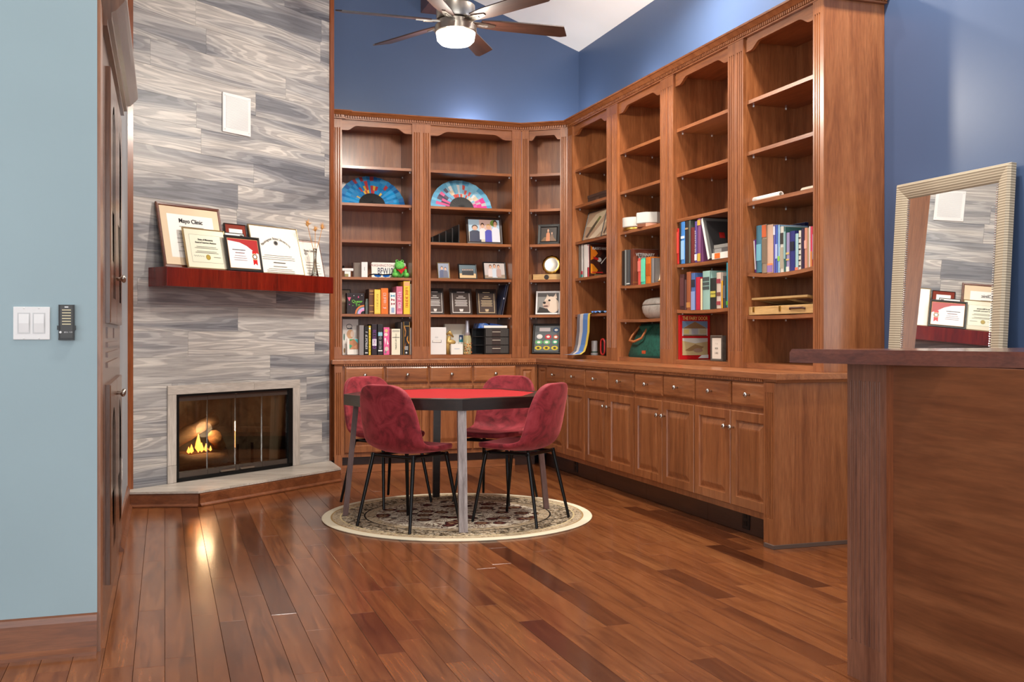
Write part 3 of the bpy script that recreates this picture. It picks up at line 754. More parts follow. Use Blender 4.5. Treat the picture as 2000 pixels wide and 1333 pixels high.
MB().box(-.125, 0, -.016, .10, .0, 2.30).build('corner_post', wood('post_wood', (120, 72, 44), (146, 94, 62), (160, 108, 74), 'z'), TC)
# outlet on left wall
p = Vector((XL, 6.04, .37))
o = thing('outlet', 'white electrical outlet low on the grey left wall', 'outlet', p, pi/2)
MB().box(-.036, .036, -.006, -.0005, -.058, .058).build('plate', M_WHITE, o, bevel=.002)
for dz in (-.022, .022): MB().box(-.014, .014, -.008, -.006, dz-.014, dz+.014).build('socket', mat('outlet_face', (214, 212, 208), .5), o)
# light switch and fan remote on the stub wall
def wallpx(x, y): return onY(x, y, YF)
a, b = wallpx(26, 664), wallpx(98, 600)
o = thing('light_switch', 'white double rocker light switch plate on the blue-green wall', 'switch', (0, YF, 0))
MB().box(a.x, b.x, -.006, -.0005, a.z, b.z).build('plate', M_WHITE, o, bevel=.002)
w = b.x-a.x
for f in (.29, .70):
    c = a.x+w*f; r0 = MB(); zc = (a.z+b.z)/2
    MB().box(c-.020, c+.020, -.0068, -.0055, zc-.036, zc+.036).build('rocker_frame', mat('rocker_frame', (204, 203, 202), .4), o)
    r0.add([(c-.016, -.0072, zc-.032), (c+.016, -.0072, zc-.032), (c+.016, -.0105, zc), (c-.016, -.0105, zc), (c+.016, -.0075, zc+.032), (c-.016, -.0075, zc+.032)], [(0, 1, 2, 3), (3, 2, 4, 5)]); r0.build('rocker', M_WHITE, o)
    for dz in (-.052, .052): MB().lathe([(.003, 0), (.002, .0015)], 8).build('screw', M_WHITE, o, (c, -.006, zc+dz), (pi/2, 0, 0))
a, b = wallpx(115, 664.5), wallpx(146, 596)
o = thing('fan_remote', 'black fan remote control in its wall holder beside the light switch', 'remote', (0, YF, 0))
xm = (a.x+b.x)/2; w = b.x-a.x
MB().box(xm-w*.46, xm+w*.46, -.014, -.003, a.z+.004, b.z).build('body', mat('remote_body', (58, 56, 54), .4), o, bevel=.003)
mb = MB(); mb.box(xm-w*.5, xm+w*.5, -.003, -.0005, a.z, b.z-.004); mb.box(xm-w*.5, xm+w*.5, -.020, -.003, a.z, a.z+.007)
for s in (-1, 1): mb.box(xm+s*w*.5-.004, xm+s*w*.5+.004, -.018, -.003, a.z+.035, a.z+.050); mb.box(xm+s*w*.46-.002, xm+s*w*.46+.002, -.0145, -.003, a.z+.005, b.z)
mb.build('holder', mat('remote_holder', (16, 16, 17), .4), o)
for i in range(6): MB().box(xm-w*.28, xm+w*.28, -.0155, -.014, b.z-.020-i*.0098, b.z-.0165-i*.0098).build('button', mat('remote_button', (214, 200, 160), .4), o)
MB().box(xm-.006, xm+.006, -.015, -.014, b.z-.010, b.z-.006).build('led', M_WHITE, o)
glyphs(11, w*.6, .0045, M_WHITE, o, (xm+.005, -.0142, a.z+.027))
MB().lathe([(.004, 0), (.004, .0006)], 12).build('emblem', M_WHITE, o, (xm-w*.38, -.014, a.z+.027), (pi/2, 0, 0))
# ================================================================ RUG, TABLE, CHAIRS
rx, ry = rd(-.335, 6.33)
o = MB().lathe([(.80, .0005), (.825, .001), (.828, .006), (.82, .010), (.01, .010)], 96).build('round_rug', M_RUG, None, (rx, ry, 0))
tag(o, 'round oriental rug with cream border under the red table', 'rug')
tx, ty = rd(-.40, 6.38); TR = .64
t0 = -YAW + RAD(-79)
TB = thing('poker_table', 'octagonal dark wood table with bright red felt top', 'table', (tx, ty, 0))
def octo(r, z): return [(r*cos(t0+k*pi/4), r*sin(t0+k*pi/4), z) for k in range(8)]
for k in range(8):   # apron board per side
    a, b = octo(TR, 0)[k], octo(TR, 0)[(k+1) % 8]; a2, b2 = octo(TR-.03, 0)[k], octo(TR-.03, 0)[(k+1) % 8]
    MB().prism([a[:2], b[:2], b2[:2], a2[:2]], .687, .742).build('apron', M_ESP, TB)
    a3, b3 = octo(TR-.085, 0)[k], octo(TR-.085, 0)[(k+1) % 8]
    MB().prism([a[:2], b[:2], b3[:2], a3[:2]], .742, .752).build('rim_board', M_ESP, TB)
M_FELT = speckle('red_felt', [(158, 9, 15), (174, 14, 20)], 220, .95)
MB().prism([p[:2] for p in octo(TR-.085, 0)], .735, .7505).build('felt_top', M_FELT, TB)
MB().prism([p[:2] for p in octo(TR-.03, 0)], .715, .735).build('under_board', M_DBR, TB)
M_WLEG = wood('whitewashed_leg', (96, 82, 80), (158, 146, 144), (196, 188, 186), 'z', .5, .1, 1.5)
M_WLEG2 = wood('brown_leg', (84, 56, 52), (116, 84, 78), (140, 108, 100), 'z', .5, .1, 1.5)
for k, m, lb in ((0, M_WLEG, 'front leg with a whitewashed grain'), (2, M_WLEG2, None), (4, M_ESP, None), (6, M_WLEG2, None)):
    a = t0+k*pi/4; w = .024 if k in (0, 4) else .016
    Tm = Matrix.Rotation(a, 4, 'Z'); r0, r1 = .63, .565
    if k == 0: r0, r1 = .66, .60
    ring = lambda r, z: [(r-w, -w, z), (r+w, -w, z), (r+w, w, z), (r-w, w, z)]
    l = MB().loops([ring(r0, .0115), ring(r1, .687)], T=Tm).build('leg', m, TB)
# chair
def make_chair():
    c = thing('dining_chair', 'x', 'chair', (0, 0, 0), 0, 'red velvet chairs around the table')
    prof = [(.215, .452), (.20, .462), (.13, .458), (.03, .448), (-.07, .446), (-.135, .458), (-.175, .495), (-.197, .56), (-.212, .64), (-.226, .72), (-.238, .79), (-.243, .825), (-.243, .835)]
    hw = [.12, .175, .205, .222, .226, .226, .226, .224, .218, .206, .180, .13, .07]
    curl = [.0, .004, .01, .018, .03, .045, .055, .055, .05, .042, .03, .015, .006]
    m = 12; top = []
    n = len(prof)
    for i, (y, z) in enumerate(prof):
        a = prof[max(0, i-1)]; b = prof[min(n-1, i+1)]; t = Vector((b[0]-a[0], b[1]-a[1])).normalized()
        nr = Vector((t.y, -t.x))            # towards sitter: up for the seat, forward for the back
        if nr.x < 0 and nr.y < 0: nr = -nr
        if i < 5 and nr.y < 0: nr = -nr
        if i >= 5 and nr.x < 0: nr = -nr
        row = []
        for k in range(m+1):
            u = -1+2*k/m; c_ = curl[i]*abs(u)**2.2
            row.append((u*hw[i], y+nr.x*c_, z+nr.y*c_, nr))
        top.append(row)
    mb = MB(); th = .034
    vs = []; fs = []
    for r in top:
        for (x, y, z, nr) in r: vs.append((x, y+nr.x*th*.5, z+nr.y*th*.5))
    off = len(vs)
    for r in top:
        for (x, y, z, nr) in r: vs.append((x*1.0, y-nr.x*th*.5, z-nr.y*th*.5))
    W_ = m+1
    for i in range(n-1):
        for k in range(m):
            fs.append((i*W_+k, i*W_+k+1, (i+1)*W_+k+1, (i+1)*W_+k)); fs.append((off+i*W_+k, off+(i+1)*W_+k, off+(i+1)*W_+k+1, off+i*W_+k+1))
    for i in range(n-1):
        for k in (0, m):
            fs.append((i*W_+k, (i+1)*W_+k, off+(i+1)*W_+k, off+i*W_+k))
    for i in (0, n-1):
        for k in range(m): fs.append((i*W_+k, i*W_+k+1, off+i*W_+k+1, off+i*W_+k))
    mb.add(vs, fs); mb.build('seat_shell', M_VELVET, c, smooth=True, subs=2)
    fr = MB()
    fr.tube([(-.17, .15, .420), (.17, .15, .420)], .010, 8); fr.tube([(-.17, -.13, .420), (.17, -.13, .420)], .010, 8); fr.tube([(-.13, .15, .42), (-.13, -.13, .42)], .009, 8); fr.tube([(.13, .15, .42), (.13, -.13, .42)], .009, 8)
    fr.build('under_frame', M_BLK, c, smooth='auto')
    for sx in (-1, 1):
        for (ya, yb) in ((.15, .215), (-.13, -.215)):
            MB().tube([(sx*.155, ya, .432), (sx*.205, yb, .0135)], [.0125, .0085], 12).build('leg', M_BLK, c, smooth='auto')
    return c
ch = make_chair()
def place(c, ctr, face, label):
    x, y = rd(*ctr); fx, fy = rd(*face); c.location = (x, y, 0); c.rotation_euler = (0, 0, atan2(fy, fx)-pi/2); c['label'] = label
place(ch, (-.60, 5.95), (.60, .80), 'red velvet chair seen from behind, next to the whitewashed table leg on the fireplace side')
c2 = copytree(ch); place(c2, (-.83, 6.75), (.74, -.67), 'red velvet chair between the table and the fireplace hearth, its seat facing the room')
c3 = copytree(ch); place(c3, (.055, 6.11), (-.87, .49), 'red velvet chair with its back to the base cabinets, between table and cabinets')
c4 = copytree(ch); place(c4, (-.11, 6.86), (-.44, -.90), 'red velvet chair in the library corner, facing the table and the room')
for cc in (c2, ): pass
# ================================================================ CEILING FAN
fx, fy = rd(-.374, 6.8); ZB_ = 3.20
FA = thing('ceiling_fan', 'six-blade ceiling fan with dark wood blades and brushed nickel light kit', 'fan', (fx, fy, ZB_))
rod_top = 4.27-ZB_
MB().lathe([(.014, .12), (.014, rod_top)], 14).build('downrod', M_NICK, FA, smooth='auto')
MB().lathe([(.07, rod_top-.07), (.075, rod_top-.02), (.075, rod_top+.02)], 24).build('canopy', M_NICK, FA, smooth='auto')
MB().lathe([(.02, .30), (.022, .21), (.034, .175), (.05, .15), (.052, .125), (.105, .118), (.128, .10), (.13, .02), (.125, .008), (.10, .004)][::-1], 36).build('motor_housing', M_NICK, FA, smooth='auto')
MB().lathe([(.10, .008), (.115, .0), (.115, -.028), (.138, -.034), (.14, -.075), (.132, -.08)], 36).build('light_kit_ring', M_NICK, FA, smooth='auto')
M_DIFF = mat('lit_glass', (255, 246, 232), .4, emit=1.5)
MB().lathe([(.002, -.165), (.06, -.163), (.10, -.153), (.124, -.130), (.132, -.08), (.12, -.078)], 36).build('light_diffuser', M_DIFF, FA, smooth=True)
fl2 = bpy.data.lights.new('fan_lamp', 'POINT'); fl2.energy = 95; fl2.color = (1, .93, .82); fl2.shadow_soft_size = .12
fo = bpy.data.objects.new('fan_lamp', fl2); COL.objects.link(fo); fo.parent = FA; fo.location = (0, 0, -.30)
for k in range(6):
    a = -YAW+RAD(17)+k*pi/3
    Tm = Matrix.Rotation(a, 4, 'Z') @ Matrix.Translation((0, 0, -.005)) @ Matrix.Rotation(RAD(-13), 4, 'X')
    pl = [(.17, -.045), (.30, -.060), (.74, -.068), (.80, .050), (.76, .068), (.30, .060), (.17, .045)]
    bl = MB().prism(pl, -.004, .004, 0).build('blade', M_BLADE, FA); bl.matrix_local = Tm
    ir = MB(); ir.prism([(.10, -.03), (.20, -.028), (.27, -.012), (.27, .012), (.20, .028), (.10, .03)], -.012, -.004)
    ir.tube([(.09, 0, .0), (.14, 0, -.006), (.22, 0, -.010)], .009, 8)
    io = ir.build('blade_iron', M_NICK, bl)
# ================================================================ BAR
BX = 2.12
p1 = rd(.271*3.4, 3.4); p2 = rd(.5*2.79, 2.79); dv = Vector((p2[0]-p1[0], p2[1]-p1[1])); dv.normalize()
q1 = Vector(p1); q2 = q1+dv*2.2
BC = thing('bar_counter', 'cherry wood bar counter with fluted corner and thick overhanging top', 'bar')
top = [tuple(q1), tuple(q2), (3.0, q2.y), (3.0, q1.y+.02)]
mb = MB(); tzz = 1.067
def inset_poly(pl, d):
    c = Vector((sum(p[0] for p in pl)/len(pl), sum(p[1] for p in pl)/len(pl)))
    return [tuple(Vector(p)+(c-Vector(p)).normalized()*d) for p in pl]
mb.loops([[(x, y, tzz-.045) for x, y in top], [(x, y, tzz-.012) for x, y in top], [(x, y, tzz) for x, y in inset_poly(top, .008)]])
mb.build('top', M_BARTOP, BC)
BY0, BY1 = onX(1655, 800, BX).y, onX(1725, 800, BX).y
# body in local frame: x' = BY0 - y
BO = (BX, BY0, 0)
pb = MB(); flutes(pb, 0, BY0-BY1, 0, .04, .0, tzz-.046, 7, .12, .055, .007); pb.build('pilaster', M_BARP, BC, BO, (0, 0, RR))
MB().box(BY0-BY1, 3.1, .028, .06, 0, tzz-.046).build('front_panel', M_BAR, BC, BO, (0, 0, RR))
MB().box(BY0-BY1, BY0-BY1+.012, .012, .028, 0, tzz-.046).build('edge_strip', M_TRIMZ, BC, BO, (0, 0, RR))
MB().box(.0, .03, .04, .70, 0, tzz-.046).build('end_panel', M_BAR, BC, BO, (0, 0, RR))
MB().box(.03, 3.1, .67, .70, 0, tzz-.046).build('back_panel', M_BAR, BC, BO, (0, 0, RR))
# ================================================================ MIRROR
MW, MHt, lean = .77, 1.90, RAD(3.6)
mx = XW-.012; 
mtop = mx-.035; mbx = mtop-MHt*sin(lean)
MR = thing('floor_mirror', 'tall leaning mirror with ribbed champagne frame against the navy wall', 'mirror', (mbx, 4.45, 0.004), 0, None, (0, 0, 0))
MR.rotation_euler = (0, 0, RR)      # local x along -y, local y into wall
TL_ = Matrix.Rotation(-lean, 4, 'X')
fw = .085
M_FR = stripes('ribbed_champagne', (150, 136, 114), (206, 192, 168), 520)
def mpart(mb, name, m, par=MR):
    o = mb.build(name, m, par); o.matrix_local = TL_; return o
mb = MB(); mb.box(.0, fw, -.010, .022, 0, MHt); mb.box(MW-fw, MW, -.010, .022, 0, MHt)
frm = MB()
def fprof(x0, x1, z0, z1):
    return [rect(x0, x1, z0, z1, .022), rect(x0, x1, z0, z1, -.006), rect(x0+.012, x1-.012, z0+.012, z1-.012, -.018), rect(x0+.05, x1-.05, z0+.05, z1-.05, -.010), rect(x0+fw-.012, x1-fw+.012, z0+fw-.012, z1-fw+.012, -.002), rect(x0+fw, x1-fw, z0+fw, z1-fw, .006)]
frm.loops(fprof(0, MW, 0, MHt), cap1=False)
fo_ = mpart(frm, 'frame', M_FR)
def bead():
    b = MB(); i0, i1, k0, k1 = fw, MW-fw, fw, MHt-fw; r_ = .004
    n = int((k1-k0)/.011)
    for j in range(n):
        for x in (i0, i1): b.ell((x, .0, k0+(j+.5)*(k1-k0)/n), (r_, r_, r_), 6, 4)
    return b
tag(mpart(bead(), 'beading', mat('silver_bead', (226, 226, 224), .2, .9)), kind='stuff')
mpart(MB().box(fw-.004, MW-fw+.004, .004, .010, fw-.004, MHt-fw+.004), 'mirror_glass', mat('mirror_silver', (240, 242, 242), .01, 1))
# ================================================================ SMALL THINGS: HELPERS
def cm(rgb, rough=.55): return mat('col_%02x%02x%02x_%d' % (*rgb, int(rough*100)), rgb, rough)
def bz(b, px, py, off):
    d = ray(px, py); n = Vector((-sin(b.rot), cos(b.rot))); q = Vector((b.loc.x, b.loc.y))+n*off; D = Vector((d[0], d[1]))
    t = q.dot(n)/D.dot(n); return CAMH+t*d[2]
def item(b, i, x, y, name, label, cat, rz=0, group=None, tilt=0, lean=0, dz=0, hw=None):
    wx, wy = bpos(b, x, y)
    o = thing(name, label, cat, (wx, wy, (bsup(b, i, x-hw, x+hw) if hw else btop(b, i, x))+.0008+dz), 0, group); o.rotation_euler = (-tilt, lean, b.rot+rz); return o
def R_(x0, x1, z0, z1, c): return ([(x0, z0), (x1, z0), (x1, z1), (x0, z1)], c)
def E_(cx, cz, rx, rz, c, n=16): return ([(cx+rx*cos(2*pi*k/n), cz+rz*sin(2*pi*k/n)) for k in range(n)], c)
def P_(c, *pts): return (list(pts), c)
def pic(parent, x0, x1, z0, z1, y, shapes, name='picture', rough=.35, label=None):
    """flat print: stacked polygons in unit coordinates"""
    mb = MB(); ms = []; 
    for k, (pts, c) in enumerate(shapes):
        m = cm(c, rough) if isinstance(c, tuple) else c
        if m not in ms: ms.append(m)
        yy = y-.00025*(k+1)
        q = [(x0+(x1-x0)*min(1, max(0, p[0])), yy, z0+(z1-z0)*min(1, max(0, p[1]))) for p in pts]
        mb.add(q, [tuple(range(len(q)))], ms.index(m))
    o = mb.build(name, ms, parent)
    if label: part(o, label)
    return o
def frame(T_, w, h, fw, m, depth=.016, mat_c=None, mat_w=0, shapes=None, name='picture', rough=.3, lines=None):
    mb = MB(); y0 = -depth/2; y1 = depth/2
    mb.loops([rect(-w/2, w/2, 0, h, y1), rect(-w/2, w/2, 0, h, y0+.003), rect(-w/2+.003, w/2-.003, .003, h-.003, y0), rect(-w/2+fw*.7, w/2-fw*.7, fw*.7, h-fw*.7, y0+.001), rect(-w/2+fw, w/2-fw, fw, h-fw, y0+.006)], cap1=True)
    mb.build('frame', m, T_)
    y = y0+.0055; a, c, e, f = -w/2+fw, w/2-fw, fw, h-fw
    if mat_c:
        MB().box(a, c, y-.0008, y, e, f).build('mat_board', cm(mat_c, .8), T_); y -= .0009
        a += mat_w; c -= mat_w; e += mat_w; f -= mat_w
    if shapes: pic(T_, a, c, e, f, y, shapes, name, rough)
    return (a, c, e, f, y-.003)
def person_shapes(cx, zb, w, h, top, skin=(206, 160, 132), hair=(60, 40, 30)):
    return [P_(top, (cx-w*.5, zb), (cx+w*.5, zb), (cx+w*.46, zb+h*.58), (cx+w*.2, zb+h*.68), (cx-w*.2, zb+h*.68), (cx-w*.46, zb+h*.58)), E_(cx, zb+h*.86, w*.26, h*.15, hair), E_(cx, zb+h*.81, w*.21, h*.13, skin)]
def blockbox(T_, w, h, d, m, faces=None, bev=.0015):
    return MB().box(-w/2, w/2, 0, d, 0, h).build('box', m, T_, bevel=bev)
def book(b, i, px0, px1, pyt, off, depth, col, label, bands=(), title=None, tcol=(240, 236, 226), tsize=.016, lean=0, group=None, kind='book', cat='book', h=None, updown=1):
    x0, x1 = max(b.x0+.002, bpx(b, px0, off)), min(b.x1-.002, bpx(b, px1, off)); w = max(.006, x1-x0-.0012); xc = (x0+x1)/2
    top = bz(b, (px0+px1)/2, pyt, off); hh = min(h or max(.05, top-btop(b, i, xc)), bgap(b, i, xc))
    T_ = item(b, i, xc, off, kind, label, cat, 0, group, 0, lean, 0, w/2)
    m = cm(col, .45); t = min(.003, w*.2); hw = w/2
    mb = MB()
    mb.box(-hw, -hw+t, 0, depth, 0, hh); mb.box(hw-t, hw, 0, depth, 0, hh)
    n = 6; arc = [(-hw+w*k/n, -.004*sin(pi*k/n)) for k in range(n+1)]
    mb.prism(arc+[(hw, t), (-hw, t)], 0, hh); mb.build('cover', m, T_)
    MB().box(-hw+t, hw-t, t, depth-.004, .003, hh-.003).build('pages', M_PAPER, T_)
    for (f0, f1, c) in bands:
        MB().box(-hw*.80, hw*.80, -.0052, -.0008, hh*f0, hh*f1).build('spine_print', cm(c, .5), T_)
    if title:
        glyphs(title, hh*.55, min(tsize, w*.6), cm(tcol, .5), T_, (0, -.0055, hh*.5), (pi/2, updown*pi/2, 0), 'title', int(px0))
    return T_
def gamebox(b, i, px0, px1, pyt, off, depth, col, label, bands=(), title=None, tcol=(255, 255, 255), tsize=.02, group='board game boxes beside the grey planks', kind='game_box', cat='game box', name2=None, updown=1, shapes=None):
    x0, x1 = max(b.x0+.002, bpx(b, px0, off)), min(b.x1-.002, bpx(b, px1, off)); w = x1-x0-.003; xc = (x0+x1)/2; hh = min(bz(b, (px0+px1)/2, pyt, off)-btop(b, i, xc), bgap(b, i, xc))
    T_ = item(b, i, xc, off, kind, label, cat, 0, group)
    MB().box(-w/2, w/2, .0, depth, 0, hh).build('box', cm(col, .45), T_, bevel=.001)
    MB().box(-w/2-.0006, w/2+.0006, depth*.55, depth+.0006, -.0, hh+.0006).build('lid', cm(tuple(int(v*.92) for v in col), .45), T_)
    if shapes: pic(T_, -w/2+.001, w/2-.001, .001, hh-.001, -.0004, shapes, 'printed_front')
    for (f0, f1, c) in bands: MB().box(-w*.42, w*.42, -.0010, .0, hh*f0, hh*f1).build('print', cm(c, .5), T_)
    if title: glyphs(title, hh*.62, min(tsize, w*.6), cm(tcol, .5), T_, (0, -.0016, hh*.5), (pi/2, updown*pi/2, 0), 'title', int(px0))
    return T_
# ================================================================ MANTEL THINGS
def mframe(TL, TR, offb, offt, label, fw, m, mat_c, mat_w, shapes, name='certificate', cat='certificate', rough=.3):
    s0 = fray(TL[0], TL[1], offt)[0]; s1 = fray(TR[0], TR[1], offt)[0]; zt = fray(TL[0], TL[1], offt)[1]
    dz = zt-MZ1; do = offb-offt; h = sqrt(dz*dz+do*do); tl = atan2(do, dz); w = s1-s0
    p = fpt((s0+s1)/2, offb)
    T_ = thing('framed_'+name, label, cat, (p[0], p[1], MZ1+.0022), 0, 'framed certificates on the mantel'); T_.rotation_euler = (-tl, 0, FROT)
    return T_, w, h, frame(T_, w, h, fw, m, .014, mat_c, mat_w, shapes, rough=rough)
def para(T_, a, c, z, y, n, wf=.8, dz=.012, hgt=.0022, col=(120, 116, 108)):
    mb = MB(); xm = (a+c)/2; w = (c-a)*wf
    for k in range(n): ww = w*(1 if k % 3 else .85); mb.box(xm-ww/2, xm+ww/2, y-.0006, y, z-k*dz-hgt/2, z-k*dz+hgt/2)
    mb.build('text_lines', cm(col, .8), T_)
M_FBR = wood('frame_brown', (70, 34, 20), (104, 54, 32), (126, 70, 44), 'x', .3, .4)
M_FGOLD = mat('frame_gold', (176, 152, 110), .35, .7)
M_FBLK = mat('frame_black', (28, 25, 24), .35)
WHT = (238, 234, 226)
T_, w, h, (a, c, e, f, y) = mframe((303, 394), (427, 408), .115, .018, 'large certificate in a brown wooden frame with wide tan mat', .022, M_FBR, (226, 204, 172), .052, [R_(0, 1, 0, 1, WHT)])
xm = (a+c)/2
text('Mayo Clinic', .042, M_INK, T_, (xm, y, f-.045), bold=.0006); para(T_, a, c, f-.085, y, 1, .62); para(T_, a, c, f-.14, y, 5, .7, .03)
T_, w, h, (a, c, e, f, y) = mframe((437, 436), (479, 443), .075, .015, 'reddish brown certificate frame tucked behind the others on the mantel', .008, mat('frame_dark_wood', (52, 32, 26), .4), (126, 44, 26), .030, [R_(0, 1, 0, 1, WHT)])
T_, w, h, (a, c, e, f, y) = mframe((437, 454), (476, 461), .128, .068, 'thin black frame with white paper behind the red award', .006, M_FBLK, WHT, .006, [R_(0, 1, 0, 1, WHT), P_((24, 22, 22), (.8, 1), (1, 1), (1, .8))])
T_, w, h, (a, c, e, f, y) = mframe((483, 438), (578, 449), .120, .022, 'large diploma in a thin gold frame, centre of the mantel', .008, M_FGOLD, (232, 226, 214), .004, [R_(0, 1, 0, 1, (236, 230, 218)), E_(.5, .66, .05, .055, (150, 146, 140)), E_(.5, .66, .035, .04, (60, 58, 56))])
xm = (a+c)/2; st = 'Washington State University'; Rr = .40
for k, chh in enumerate(st):
    if chh == ' ': continue
    an = (k-(len(st)-1)/2)*.0225/1.0
    text(chh, .026, cm((110, 104, 98), .7), T_, (xm+Rr*sin(an*2.0)*.62, y, f-.085-(1-cos(an*2.0))*.32), (pi/2, an*1.0, 0), name='lettering', ext=.0002, bold=.0004)
para(T_, a, c, f-.22, y, 3, .7, .015); para(T_, a, c, f-.275, y, 1, .3, .02, .006, (80, 76, 72)); para(T_, a, c, f-.305, y, 1, .34, .02, .004); para(T_, a, c, f-.325, y, 3, .6, .013)
T_, w, h, (a, c, e, f, y) = mframe((581, 469), (622, 474), .10, .03, 'narrow diploma with dark red top edge behind the vase', .006, M_FBR, (234, 229, 218), .004, [R_(0, 1, 0, 1, (236, 230, 218)), R_(0, 1, .985, 1, (130, 30, 30)), E_(.25, .64, .09, .05, (150, 146, 140))])
text('State Univers', .026, cm((110, 104, 98), .7), T_, ((a+c)/2+.0, y, f-.075), bold=.0004); para(T_, a, c, f-.17, y, 6, .75, .022)
T_, w, h, (a, c, e, f, y) = mframe((355, 444), (436.5, 453), .158, .092, 'licence certificate with gold seal in a slim gold frame, before the large brown one', .009, M_FGOLD, (236, 228, 204), .036, [R_(0, 1, 0, 1, (150, 150, 130)), R_(.008, .992, .01, .99, (228, 228, 204)), E_(.52, .20, .075, .10, (150, 128, 40)), E_(.52, .20, .055, .075, (176, 150, 56))])
xm = (a+c)/2
text('State of Minnesota', .017, M_INK, T_, (xm, y, f-.035), bold=.0004); text('Board of Veterinary Medicine', .015, M_INK, T_, (xm, y, f-.056), bold=.0003)
para(T_, a, c, f-.085, y, 2, .74, .010); para(T_, a, c, f-.118, y, 2, .74, .010); MB().tube([(a+(c-a)*(.06+.024*k_), y, e+.045+.005*sin(k_*2.3)) for k_ in range(15)], .0007, 5).build('signature', cm((90, 88, 80), .7), T_); para(T_, a+(c-a)*.62, c, e+.042, y, 1, .7)
T_, w, h, (a, c, e, f, y) = mframe((437, 459), (505, 466), .185, .134, 'red and white award in a black frame at the mantel front', .020, M_FBLK, (196, 160, 110), .003, [R_(0, 1, 0, 1, (232, 228, 230)), P_((164, 44, 44), (0, 1), (1, 1), (1, .52), (.82, .62), (.62, .78), (.4, .88), (0, .93)), P_((190, 30, 30), (.78, .62), (.92, .62), (.92, .12), (.85, .18), (.78, .12)), E_(.85, .42, .10, .115, (214, 190, 150)), E_(.85, .42, .075, .09, (90, 40, 36)), E_(.85, .42, .05, .06, (236, 232, 226))])
MB().box(a+(c-a)*.12, a+(c-a)*.55, y-.001, y, e+(f-e)*.615, e+(f-e)*.63).build('rule_line', M_INK, T_); para(T_, a, a+(c-a)*.72, e+(f-e)*.52, y, 1, .5, .02, .004, (140, 110, 110)); para(T_, a, a+(c-a)*.72, e+(f-e)*.42, y, 3, .6, .016, .002, (160, 140, 140))
# vase with dried stems
sv = fray(615, 538, .15)[0]; p = fpt(sv, .15)
VA = thing('bud_vase', 'slim clear glass vase holding dried brown flower stems', 'vase', (p[0], p[1], MZ1+.001))
MB().lathe([(.026, 0), (.030, .004), (.024, .03), (.014, .08), (.011, .14), (.013, .19), (.017, .215), (.015, .215), (.011, .19), (.009, .14), (.012, .08), (.02, .03), (.02, .008), (.001, .008)], 20).build('glass', M_GLASS, VA, smooth=True)
ST = thing('dried_flowers', 'three dried tan flower heads on thin stems in the glass vase', 'flowers', (p[0], p[1], MZ1+.012))
M_DRY = speckle('dried_flower', [(150, 96, 44), (196, 140, 78), (210, 166, 110)], 60, .9)
for (dx, hz, hr, dy) in ((-.075, .385, .020, -.01), (.0, .35, .017, .01), (.088, .375, .019, -.02)):
    fv = Vector((FE.x*dx+dy*.3, FE.y*dx, hz)); 
    pts = [(0, 0, 0), (fv.x*.15, fv.y*.15, .19), (fv.x*.55, fv.y*.55, hz*.7), (fv.x, fv.y, hz)]
    sto = MB().tube(pts, .0022, 6).build('stem', M_DRY, ST)
    hd = MB(); rg = random.Random(int(dx*1000)+5)
    hd.ell((fv.x, fv.y, hz+.004), (hr*.6, hr*.6, hr*1.1), 10, 6)
    for k in range(22):
        a1 = rg.uniform(0, 2*pi); e1 = rg.uniform(-.3, 1.3); L1 = hr*rg.uniform(1.3, 2.1)
        q = (fv.x+cos(a1)*cos(e1)*L1, fv.y+sin(a1)*cos(e1)*L1, hz+sin(e1)*L1*1.2)
        hd.tube([(fv.x, fv.y, hz), q], [.0025, .0006], 4)
    hd.build('flower_head', M_DRY, ST)
# ================================================================ BAY B1 (far wall, beside the grey planks)
def handfan(b, i, pxc, rpx, off, label, leafcols, tilt, span):
    x = bpx(b, pxc, off); wx, wy = bpos(b, x, off)
    dist = sqrt(wx*wx+wy*wy); Rr = rpx*dist*.985/FOC
    T_ = item(b, i, x, off, 'hand_fan', label, 'hand fan', 0, 'open paper hand fans', tilt, 0, .009)
    n = 26; r0 = Rr*.36; rng = random.Random(int(pxc))
    a0, a1 = pi-RAD(4), RAD(4)
    a0 = pi-RAD(span); a1 = RAD(span)
    M_ST = mat('fan_stick_black', (20, 17, 17), .4)
    mb = MB(); cols = []; 
    for k in range(n):
        for j in range(4):
            f0, f1 = a0+(a1-a0)*k/n, a0+(a1-a0)*(k+1)/n; ra, rb = r0+(Rr-r0)*j/4, r0+(Rr-r0)*(j+1)/4
            ya, yb = (0, .007) if k % 2 == 0 else (.007, 0)
            c = leafcols(k/n, j, rng); m = cm(c, .6)
            if m not in cols: cols.append(m)
            mb.add([(ra*cos(f0), ya, ra*sin(f0)), (rb*cos(f0), ya, rb*sin(f0)), (rb*cos(f1), yb, rb*sin(f1)), (ra*cos(f1), yb, ra*sin(f1))], [(0, 1, 2, 3)], cols.index(m))
    mb.build('paper_leaf', cols, T_)
    for k in range(0, n+1, 1):
        f = a0+(a1-a0)*k/n; Tm = Matrix.Rotation(-f, 4, 'Y')
        MB().box(.008, r0+.01, -.0015-(k % 2)*.0012, .0-(k % 2)*.0012, -.006, .006, 0, Tm).build('stick', M_ST, T_)
    return T_
def leaf_blue(t, j, r):
    if j == 3: return r.choice([(60, 140, 190), (40, 120, 180), (30, 100, 165), (150, 60, 70)])
    return r.choice([(28, 120, 178), (40, 134, 190), (24, 104, 168), (20, 140, 200), (28, 120, 178), (176, 54, 60), (214, 170, 60)]) if .12 < t < .7 else r.choice([(28, 120, 178), (40, 134, 190), (20, 140, 200)])
